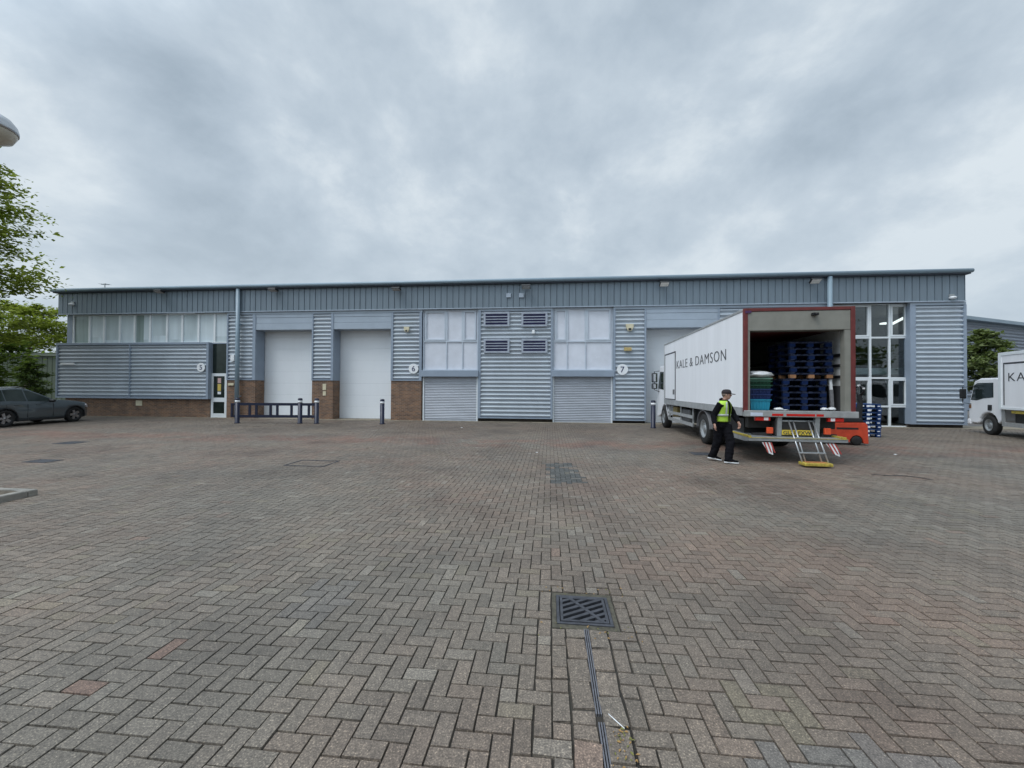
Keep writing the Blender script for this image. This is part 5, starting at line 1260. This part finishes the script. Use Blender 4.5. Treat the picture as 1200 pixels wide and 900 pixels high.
# ------------------------------------------------------------------ trees
def tree(name, loc, H, rad, base, seed, label, leafm, nleaf, leafs=.10, shape=1.0, trunk_r=.16, tiers=26, dens=1.0, cat='tree', group=None):
    rg = random.Random(seed); root = empty(name, loc, 0, label, cat, group)
    tb_ = MB(); pts, rads = [], []
    for k in range(9):
        t_ = k / 8; pts.append((math.sin(t_ * 3 + seed) * .12 * t_, math.cos(t_ * 2.3 + seed) * .12 * t_, H * .96 * t_)); rads.append(trunk_r * (1 - t_) ** .9 + .012)
    tb_.tube(pts, rads, 10)
    tips = []
    for b in range(tiers):
        f = (b + rg.uniform(-.3, .3)) / tiers; f = min(.97, max(0, f)); z0 = base + (H * .95 - base) * f
        env = (math.sin(PI * min(1, (f * .86 + .14))) ** .75) * shape + (1 - f) * (1 - shape)
        L_ = rad * max(.12, env) * rg.uniform(.78, 1.04); az = b * 2.399 + rg.uniform(-.4, .4); rise = rg.uniform(.05, .55)
        t_ = z0 / (H * .96); p0_ = Vector((math.sin(t_ * 3 + seed) * .12 * t_, math.cos(t_ * 2.3 + seed) * .12 * t_, z0))
        d = Vector((math.cos(az), math.sin(az), rise)); pl = [p0_]
        for q in range(1, 5): pl.append(p0_ + d * (L_ * q / 4) + Vector((rg.uniform(-.1, .1), rg.uniform(-.1, .1), -0.10 * L_ * (q / 4) ** 2 + rg.uniform(-.06, .06))))
        tb_.tube(pl, [trunk_r * .33 * (1 - q / 4.6) * max(.4, 1 - f) + .006 for q in range(5)], 6)
        for q in range(1, 5):
            for _ in range(2 + (q > 1)):
                o_ = Vector((rg.gauss(0, 1), rg.gauss(0, 1), rg.gauss(0, .45))) * (L_ * .17); e_ = pl[q] + o_
                tips.append((e_, L_ * .15 + .12)); tb_.tube([pl[q], (pl[q] + e_) / 2 + Vector((0, 0, .04)), e_], [.014, .009, .004], 4, False)
        tips.append((pl[4], L_ * .12 + .1))
    tb_.build('trunk', M_BARK, root)
    n = nleaf; V = np.zeros((n, 4, 3)); tint = np.zeros((n, 4))
    for i in range(n):
        c, r_ = tips[rg.randrange(len(tips))]
        p = c + Vector((rg.gauss(0, .5), rg.gauss(0, .5), rg.gauss(0, .26))) * r_ * 1.5
        nrm = Vector((rg.gauss(0, .55), rg.gauss(0, .55), 1)).normalized(); a_ = Vector((rg.gauss(0, 1), rg.gauss(0, 1), rg.gauss(0, .3))); x = (a_ - nrm * a_.dot(nrm)).normalized(); y = nrm.cross(x)
        s_ = leafs * rg.uniform(.6, 1.35)
        V[i] = [p - x * s_, p - y * s_ * .55 + nrm * s_ * .1, p + x * s_, p + y * s_ * .55 + nrm * s_ * .1]
        tint[i] = min(1, max(0, rg.gauss(.45, .22) + .25 * mnoise.noise(p * .8)))
    me = bpy.data.meshes.new('crown'); me.vertices.add(n * 4); me.vertices.foreach_set('co', V.reshape(-1)); me.loops.add(n * 4); me.loops.foreach_set('vertex_index', np.arange(n * 4, dtype=np.int32))
    me.polygons.add(n); me.polygons.foreach_set('loop_start', (np.arange(n) * 4).astype(np.int32)); me.polygons.foreach_set('use_smooth', np.zeros(n, dtype=bool)); me.update(calc_edges=True)
    at = me.attributes.new('tint', 'FLOAT', 'POINT'); at.data.foreach_set('value', tint.reshape(-1).astype(np.float32)); me.materials.append(leafm)
    o = bpy.data.objects.new('crown', me); COL.objects.link(o); o.parent = root
    return root
LM1 = leaf_mat('fresh_leaf', (.13, .165, .034), (.37, .42, .10)); LM2 = leaf_mat('dark_leaf', (.055, .092, .022), (.18, .235, .06)); LM3 = leaf_mat('grey_green_leaf', (.045, .075, .028), (.15, .19, .075))
LM4 = leaf_mat('olive_leaf', (.085, .115, .050), (.24, .28, .13))
tree('tree', (-26.7, 17.6, 0), 16.2, 3.6, 3.6, 3, 'tall airy tree with layered light green leaves at the left edge', LM1, 38000, .112, .6, .17, 54)
tree('tree', (-31.9, 21.6, 0), 7.4, 2.7, .8, 8, 'dense dark green tree behind the grey car', LM2, 19000, .13, .9, .2, 32)
tree('tree', (-39.2, 31.0, 0), 8.4, 3.6, 4.7, 5, 'spreading tree reaching over behind the left end of the terrace', LM1, 7000, .14, .9, .15, 22)
tree('shrub', (-36.6, 29.0, 0), 4.0, 1.2, .4, 12, 'narrow upright shrub in front of the olive green warehouse', LM3, 4200, .11, .5, .06, 20, cat='shrub')
tree('tree', (32.0, 26.0, 0), 6.2, 1.35, 1.6, 21, 'rounded olive green tree beyond the right end of the terrace', LM4, 8000, .13, .9, .12, 26)

# far belt of trees behind the viewer, seen only as a reflection in the glazing
def treeline():
    rg = np.random.RandomState(5); n = 45000
    a = rg.uniform(-45, 45, n); top = 8.5 + 2.2 * np.sin(a * .21) + 1.6 * np.sin(a * .53 + 1); z = top * rg.uniform(0, 1, n) ** .8
    c = np.stack([a, -24 + rg.normal(0, 1.6, n), z], 1); q_ = n // 4; c[:q_, 0] = np.where(a[:q_] < 0, -62, 62) + rg.normal(0, 2, q_); c[:q_, 1] = rg.uniform(-24, 30, q_); d1 = rg.normal(0, 1, (n, 3)); d1 /= np.linalg.norm(d1, axis=1)[:, None]
    d2 = np.cross(d1, rg.normal(0, 1, (n, 3))); d2 /= np.linalg.norm(d2, axis=1)[:, None]; s_ = rg.uniform(.14, .34, n)[:, None]
    V = np.stack([c - d1 * s_, c - d2 * s_ * .6, c + d1 * s_, c + d2 * s_ * .6], 1)
    me = bpy.data.meshes.new('treeline'); me.vertices.add(n * 4); me.vertices.foreach_set('co', V.reshape(-1)); me.loops.add(n * 4); me.loops.foreach_set('vertex_index', np.arange(n * 4, dtype=np.int32))
    me.polygons.add(n); me.polygons.foreach_set('loop_start', (np.arange(n) * 4).astype(np.int32)); me.update(calc_edges=True)
    at = me.attributes.new('tint', 'FLOAT', 'POINT'); at.data.foreach_set('value', np.repeat(rg.uniform(.1, .8, n), 4).astype(np.float32)); me.materials.append(LM2)
    o = bpy.data.objects.new('treeline', me); COL.objects.link(o); tag(o, 'distant belt of trees reflected in the glazed entrance', None, None, 'stuff')
treeline()
# ------------------------------------------------------------------ buildings beyond
g2 = empty('green_warehouse', (-64, 40, 0), R(4), 'olive green metal warehouse behind the trees at the far left', 'warehouse')
mo = mat('olive_cladding_paint', (.085, .105, .070), .55, 0, .15, .6)
w_ = MB(); w_.box(0, 25.5, 0, 18, 0, 4.9)
for k in range(52): w_.box(.1 + k * .49, .16 + k * .49, -.03, -.0005, .3, 4.8)
w_.build('wall', mo, g2)
w_ = MB(); w_.box(-.2, 25.7, -.25, -.002, 4.905, 5.25); w_.build('fascia', mat('olive_fascia_paint', (.13, .15, .11), .5), g2)
rr_ = MB(); rr_.prism([(-.3, 5.255), (9, 6.6), (18.3, 5.255)], 'x', -.25, 25.75); rr_.build('roof', mat('pale_roof_sheet', (.42, .44, .44), .5), g2)
pg = MB(); pg.box(19.5, 22.5, -.06, -.031, 0, 3.2); pg.build('door', mat('olive_door_paint', (.06, .075, .05), .5), g2)
RA = R(19)
r0 = CAMP + ray(1120, 400) * 34; g3 = empty('grey_warehouse', (r0.x, r0.y, 0), RA, 'grey ribbed warehouse beyond the small lorry at the far right', 'warehouse')
H3 = 8.35
w_ = MB(); w_.box(0, 40, .1, 20, 0, H3); w_.build('wall', M_TRIM, g3)
ribs('cladding_panel', 0.05, 12.6, 1.2, H3 - .5, .0, mat('mid_grey_cladding', (.25, .28, .33), .5), .32, .045, g3)  # same mid grey paint on both ribbed panels
ribs('cladding_panel', 13.2, 40, 1.2, H3 - .5, .0, mat('mid_grey_cladding', (.25, .28, .33), .5), .32, .045, g3)
w_ = MB(); w_.box(-.4, 40.4, -.5, .095, H3 - .28, H3 + .02); w_.build('eaves', M_EAVE, g3)
rr_ = MB(); rr_.prism([(-.5, H3 + .021), (10, H3 + 1.4), (20.3, H3 + .021)], 'x', -.4, 40.4); rr_.build('roof', M_EAVE, g3)
w_ = MB(); w_.box(12.62, 13.18, -.25, .09, 0, H3 - .3); w_.build('drainpipe', M_TRIM, g3)

# ------------------------------------------------------------------ street lamp at the left edge
lp = gnd(-600, 580); LX, LY = -8.13, 5.9
lm = empty('street_lamp', (LX, LY, .07), 0, 'street lamp with rounded grey metal head at the upper left edge', 'street lamp')
b = MB(); b.tube([(0, 0, 0), (0, 0, 1.0), (0, 0, 1.05), (0, 0, 5.43)], [.075, .075, .05, .045], 16); b.build('pole', M_GALV, lm)
b = MB(); hz_ = 5.68; b.lathe((0, 0, hz_), (0, 0, 1), [(.055, -.27), (.10, -.24), (.24, -.16), (.285, -.06), (.292, 0.0)], 40); b.build('diffuser', mat('cream_diffuser', (.48, .44, .36), .3), lm)
b = MB(); b.lathe((0, 0, hz_), (0, 0, 1), [(.300, -.03), (.302, .02), (.285, .09), (.23, .17), (.13, .235), (.03, .262), (.004, .264)], 40); b.build('hood', mat('spun_metal_hood', (.46, .48, .50), .28, .85, .12), lm)
pk_ = MB(); pk_.box(0.05, .205, -.01, .01, 3.18, 3.40); pk_.bar((0.0, 0, 3.29), (.06, 0, 3.29), .03, .03)
o = pk_.build('pink_sign', mat('magenta_sign_face', (.45, .02, .16), .5), None, .006); o.location = (LX, LY, .07); tag(o, 'small magenta plate at the left edge among the tree leaves', 'sign')

# ------------------------------------------------------------------ the walking man
def ell(c, side, fwd, rx, ry, n=18):
    return [Vector(c) + Vector(side) * (math.cos(2 * PI * k / n) * rx) + Vector(fwd) * (math.sin(2 * PI * k / n) * ry) for k in range(n)]
def remeshed(mb, name, m, parent, voxel, smooth=4, fold=0.0):
    tmp = mb.build(name + '_source', m); rm = tmp.modifiers.new('remesh', 'REMESH'); rm.mode = 'VOXEL'; rm.voxel_size = voxel
    sm = tmp.modifiers.new('smooth', 'SMOOTH'); sm.iterations = smooth; sm.factor = .5
    bpy.context.view_layer.update(); dg = bpy.context.evaluated_depsgraph_get()
    me = bpy.data.meshes.new_from_object(tmp.evaluated_get(dg)); me.name = name
    old = tmp.data; bpy.data.objects.remove(tmp); bpy.data.meshes.remove(old)
    if fold:
        me.update(); nr = [v.normal.copy() for v in me.vertices]
        for v, n_ in zip(me.vertices, nr):
            c_ = v.co; k_ = mnoise.noise(Vector((c_.x * 9, c_.y * 9, c_.z * 17))) + .6 * mnoise.noise(Vector((c_.x * 20 + c_.z * 14, c_.y * 20, c_.z * 30)))
            v.co = c_ + n_ * (k_ * fold)
    me.polygons.foreach_set('use_smooth', [True] * len(me.polygons))
    if not me.materials: me.materials.append(m)
    o = bpy.data.objects.new(name, me); COL.objects.link(o)
    if parent is not None: o.parent = parent
    return o
def person():
    ya = R(42); fwd = Vector((math.sin(ya), -math.cos(ya), 0)); sd = Vector((math.cos(ya), math.sin(ya), 0))   # his left = +sd
    sd2, fw2 = Vector((1, .1, 0)).normalized(), Vector((.1, -1, 0)).normalized()
    hf = Vector((.90, -.44, 0)).normalized(); hs = Vector((.44, .90, 0))
    skin = mat('skin', (.42, .24, .18), .5, 0, .12, 20); black = mat('black_fleece', (.007, .007, .009), .9, 0, .3, 12, spec=.1); trou = mat('black_trousers', (.009, .009, .012), .9, 0, .3, 12, spec=.1)
    hv = mat('hi_vis_yellow', (.42, .66, .06), .6, 0, .15, 10); refl = mat('reflective_tape', (.52, .56, .54), .4, 0, .1)
    L = dict(hip=(.075, .13, .91), knee=(.115, .035, .50), ank=(.065, .02, .095)); Rr = dict(hip=(-.085, .19, .91), knee=(-.075, .225, .51), ank=(-.13, .40, .13))
    ltoe, rtoe = Vector((.20, -.10, 0)), Vector((.16, -.11, -.03))
    tors = [((-.005, .16, .88), .165, .115), ((0, .15, .98), .158, .110), ((0, .14, 1.10), .160, .108), ((.005, .12, 1.25), .182, .118), ((.005, .10, 1.37), .190, .112), ((.01, .10, 1.445), .150, .088), ((.015, .10, 1.49), .065, .06)]
    sl_, sr_ = Vector((.01, .10, 1.415)) + sd * .185, Vector((0, .10, 1.415)) - sd * .185
    la_ = [sl_, Vector((.29, .20, 1.15)), Vector((.305, .02, .965))]; ra_ = [sr_, Vector((-.255, .08, 1.14)), Vector((-.285, -.02, .92))]
    hc = Vector((.055, .085, 1.625))
    def limb(mb, pts, rads, n=14):
        P_, r_ = [], []
        for i in range(len(pts) - 1):
            for q in range(4):
                t_ = q / 4; P_.append(Vector(pts[i]).lerp(Vector(pts[i + 1]), t_)); r_.append(rads[i] + (rads[i + 1] - rads[i]) * t_)
        P_.append(Vector(pts[-1])); r_.append(rads[-1]); mb.tube(P_, r_, n)
    # --- body
    b = MB()
    b.rings([ell(c, sd, fwd, rx * .9, ry * .9) for c, rx, ry in tors])
    limb(b, [L['hip'], L['knee'], L['ank']], [.082, .055, .038]); limb(b, [Rr['hip'], Rr['knee'], Rr['ank']], [.082, .055, .038])
    limb(b, la_, [.052, .042, .030]); limb(b, ra_, [.052, .042, .030])
    b.tube([Vector((.015, .10, 1.46)), Vector((.03, .095, 1.52)), hc + Vector((-.01, 0, -.06))], [.06, .055, .055], 14)
    # head: skull, jaw, nose, ears
    prof = [(-.115, .035, .045), (-.095, .055, .065), (-.06, .066, .080), (-.02, .073, .092), (.03, .077, .097), (.07, .070, .088), (.10, .048, .062), (.115, .02, .028)]
    b.rings([ell(hc + hf * (.006 if z < -.05 else 0) + Vector((0, 0, z)), hs, hf, rx, ry) for z, rx, ry in prof])
    b.tube([hc + hf * .085 + Vector((0, 0, .015)), hc + hf * .108 + Vector((0, 0, -.02)), hc + hf * .092 + Vector((0, 0, -.032))], [.010, .014, .010], 8)
    b.tube([hc + hf * .085 - hs * .022 + Vector((0, 0, -.062)), hc + hf * .085 + hs * .022 + Vector((0, 0, -.062))], .008, 8)
    for s in (-1, 1): b.rings([ell(hc + hs * (s * (.070 + .012 * q)) - hf * .008 + Vector((0, 0, -.005)), hf, (0, 0, 1), .02 * (1 - .3 * q), .03 * (1 - .3 * q), 10) for q in (0, 1)])
    # feet inside shoes
    for a_, to in ((L['ank'], ltoe), (Rr['ank'], rtoe)): b.tube([Vector(a_) + Vector((0, 0, -.02)), Vector(a_) + to * .45 + Vector((0, 0, -.05)), Vector(a_) + to * .9 + Vector((0, 0, -.06))], [.036, .034, .026], 10)
    # hands
    def hand(w, d, side, palmn):
        w, d, side, palmn = Vector(w), Vector(d).normalized(), Vector(side).normalized(), Vector(palmn).normalized()
        b.tube([w - d * .02, w + d * .03, w + d * .085], [(.026, .022), (.036, .020), (.038, .017)], 12)
        for k, (o_, l_) in enumerate(((-.030, .066), (-.010, .076), (.010, .071), (.029, .056))):
            p0_ = w + d * .08 + side * o_; p1 = p0_ + d * (l_ * .42) + palmn * .008; p2 = p1 + d * (l_ * .30) + palmn * .016; p3 = p2 + d * (l_ * .14) + palmn * .020
            b.tube([p0_ - d * .02, p0_, p1, p2, p3], [.0100, .0098, .0090, .0082, .0068], 8)
        t0_ = w + d * .02 - side * .03; b.tube([t0_, t0_ - side * .022 + d * .028 + palmn * .006, t0_ - side * .026 + d * .055 + palmn * .016, t0_ - side * .020 + d * .074 + palmn * .022], [.014, .012, .0105, .008], 8)
    hand(la_[2], (.12, -.25, -1), (-.2, .9, -.2), (-1, .0, -.1)); hand(ra_[2], (-.02, -.15, -1), (.2, .9, -.2), (1, .1, -.1))
    body = remeshed(b, 'person', skin, None, .0085, 3)
    tag(body, 'man in black cap, hi-vis vest and black clothes walking beside the lorry', 'person')
    P0 = gnd(851, 543.3); body.location = (P0.x, P0.y, 0)
    # --- clothes
    t_ = MB(); t_.rings([ell(c, sd, fwd, rx, ry) for c, rx, ry in (((-.005, .16, .84), .16, .118), ((-.005, .16, .90), .178, .128), ((0, .15, 1.0), .168, .122))])
    limb(t_, [L['hip'], L['knee'], Vector(L['ank']) + Vector((0, 0, -.035))], [.115, .100, .086]); limb(t_, [Rr['hip'], Rr['knee'], Vector(Rr['ank']) + Vector((.005, -.01, -.03))], [.115, .100, .084])
    tro = remeshed(t_, 'trousers', trou, body, .014, 3, .011)
    h_ = MB(); h_.rings([ell(c, sd, fwd, rx * 1.08 + .004, ry * 1.10 + .006) for c, rx, ry in tors[1:]] + [ell((.02, .098, 1.515), sd, fwd, .070, .066)])
    limb(h_, [la_[0], la_[1], Vector(la_[1]).lerp(la_[2], .93)], [.082, .070, .052]); limb(h_, [ra_[0], ra_[1], Vector(ra_[1]).lerp(ra_[2], .93)], [.082, .070, .052])
    h_.tube([Vector((-.01, .15, 1.47)), Vector((.0, .16, 1.50)), Vector((.01, .14, 1.53))], [.07, .075, .05], 12)
    remeshed(h_, 'hoodie', black, body, .013, 3, .006)
    def arc(c, rx, ry, a0, a1, n=28, k=1.0):
        return [Vector(c) + sd * (math.sin(a0 + (a1 - a0) * q / n) * rx * k) + fwd * (math.cos(a0 + (a1 - a0) * q / n) * ry * k) for q in range(n + 1)]
    vt = [((0, .152, .985), .196, .148), ((0, .145, 1.08), .194, .143), ((.005, .125, 1.22), .212, .147), ((.006, .108, 1.33), .216, .143), ((.01, .10, 1.42), .190, .122), ((.014, .10, 1.478), .118, .092)]
    def vest_shell(k, levels, name, m, gap0=.30, gap1=.50, par=None):
        mb = MB(); mb.smooth = True; rows = []
        for q, (c, rx, ry) in enumerate(levels):
            g_ = gap0 + (gap1 - gap0) * (c[2] - .985) / .5; rows.append(arc(c, rx, ry, g_, 2 * PI - g_, 28, k))
        n = len(rows[0]); vs = [p for r_ in rows for p in r_]
        mb.add(vs, [(i * n + j, i * n + j + 1, (i + 1) * n + j + 1, (i + 1) * n + j) for i in range(len(rows) - 1) for j in range(n - 1)])
        o = mb.build(name, m, par or body); so = o.modifiers.new('solid', 'SOLIDIFY'); so.thickness = .006; so.offset = 1; return o
    def lv(z):
        for (c, rx, ry), (c2, rx2, ry2) in zip(vt, vt[1:]):
            if c[2] <= z <= c2[2]:
                t2 = (z - c[2]) / (c2[2] - c[2]); return (tuple(Vector(c).lerp(Vector(c2), t2)), rx + (rx2 - rx) * t2, ry + (ry2 - ry) * t2)
    fine = [lv(.985 + .4929 * k / 20) for k in range(21)]
    ve = vest_shell(1.0, fine, 'hi_vis_vest', hv)
    vest_shell(1.05, [lv(1.12), lv(1.145), lv(1.17)], 'reflective_band', refl, par=ve)
    for s in (-1, 1):               # vertical tapes front
        mb = MB(); mb.smooth = True; vs = []
        for k in range(15):
            z_ = 1.175 + .285 * k / 14; c, rx, ry = lv(z_)
            for a in (.62, .86): vs.append(Vector(c) + sd * (s * math.sin(a) * (rx + .012)) + fwd * (math.cos(a) * (ry + .012)))
        mb.add(vs, [(2 * k, 2 * k + 1, 2 * k + 3, 2 * k + 2) for k in range(14)]); mb.build('reflective_band', refl, ve)
    # cap, hair and shoes
    cp = MB(); capm = mat('black_cap', (.022, .015, .018), .8, 0, .2)
    cp.rings([ell(hc + Vector((0, 0, z_)), hs, hf, rx, ry, 24) for z_, rx, ry in ((.028, .086, .106), (.055, .088, .107), (.09, .080, .097), (.118, .058, .072), (.130, .022, .028))])
    br = []
    for q in range(3): pass
    n = 10; top_, bot_ = [], []
    for k in range(n + 1):
        a = -1.15 + 2.3 * k / n; e0 = hc + hs * (math.sin(a) * .080) + hf * (math.cos(a) * .098) + Vector((0, 0, .034)); e1 = hc + hs * (math.sin(a) * .072) + hf * (.115 + math.cos(a) * .075) + Vector((0, 0, .018 - .01 * abs(math.sin(a))))
        top_ += [e0, e1]
    o0 = len(cp.v); cp.add(top_ + [p - Vector((0, 0, .006)) for p in top_], [(2 * k, 2 * k + 1, 2 * k + 3, 2 * k + 2) for k in range(n)] + [(2 * n + 2 + 2 * k, 2 * n + 4 + 2 * k, 2 * n + 5 + 2 * k, 2 * n + 3 + 2 * k) for k in range(n)] + [(2 * k + 1, 2 * n + 3 + 2 * k, 2 * n + 5 + 2 * k, 2 * k + 3) for k in range(n)])
    cp.build('cap', capm, body)
    ha = MB(); ha.rings([ell(hc - hf * .010 + Vector((0, 0, z_)), hs, hf, rx, ry, 20) for z_, rx, ry in ((-.045, .060, .076), (-.01, .079, .088), (.03, .081, .096))]); ha.build('hair', mat('short_grey_hair', (.16, .12, .10), .8), body)
    for a_, to in ((L['ank'], ltoe), (Rr['ank'], rtoe)):
        a_ = Vector(a_); a_.z = max(a_.z, .09); dn = to.normalized(); flat = Vector((dn.x, dn.y, 0)).normalized(); sdx = flat.cross(Vector((0, 0, 1)))
        up_ = Vector((0, 0, 1)); tl_ = to.z
        base_ = Vector((a_.x, a_.y, a_.z - .075))
        def sp(l, h): return base_ + flat * l + Vector((0, 0, h + (tl_ * 1.0) * max(0, l) / .2))
        u_ = MB(); u_.rings([ell(sp(l, .018 + hh / 2), sdx, (0, 0, 1), wdt, hh / 2, 14) for l, wdt, hh in ((-.085, .03, .06), (-.06, .043, .095), (0, .045, .105), (.07, .048, .075), (.14, .048, .052), (.19, .035, .040), (.205, .018, .025))]); sh_ = u_.build('shoe', black, body)
        u_ = MB(); u_.rings([[sp(l, 0) - sdx * w2, sp(l, 0) + sdx * w2, sp(l, .022) + sdx * w2, sp(l, .022) - sdx * w2] for l, w2 in ((-.09, .035), (-.06, .046), (.07, .050), (.15, .050), (.212, .026))], True, False); u_.build('sole', M_SIGN, sh_)
    return body
person()
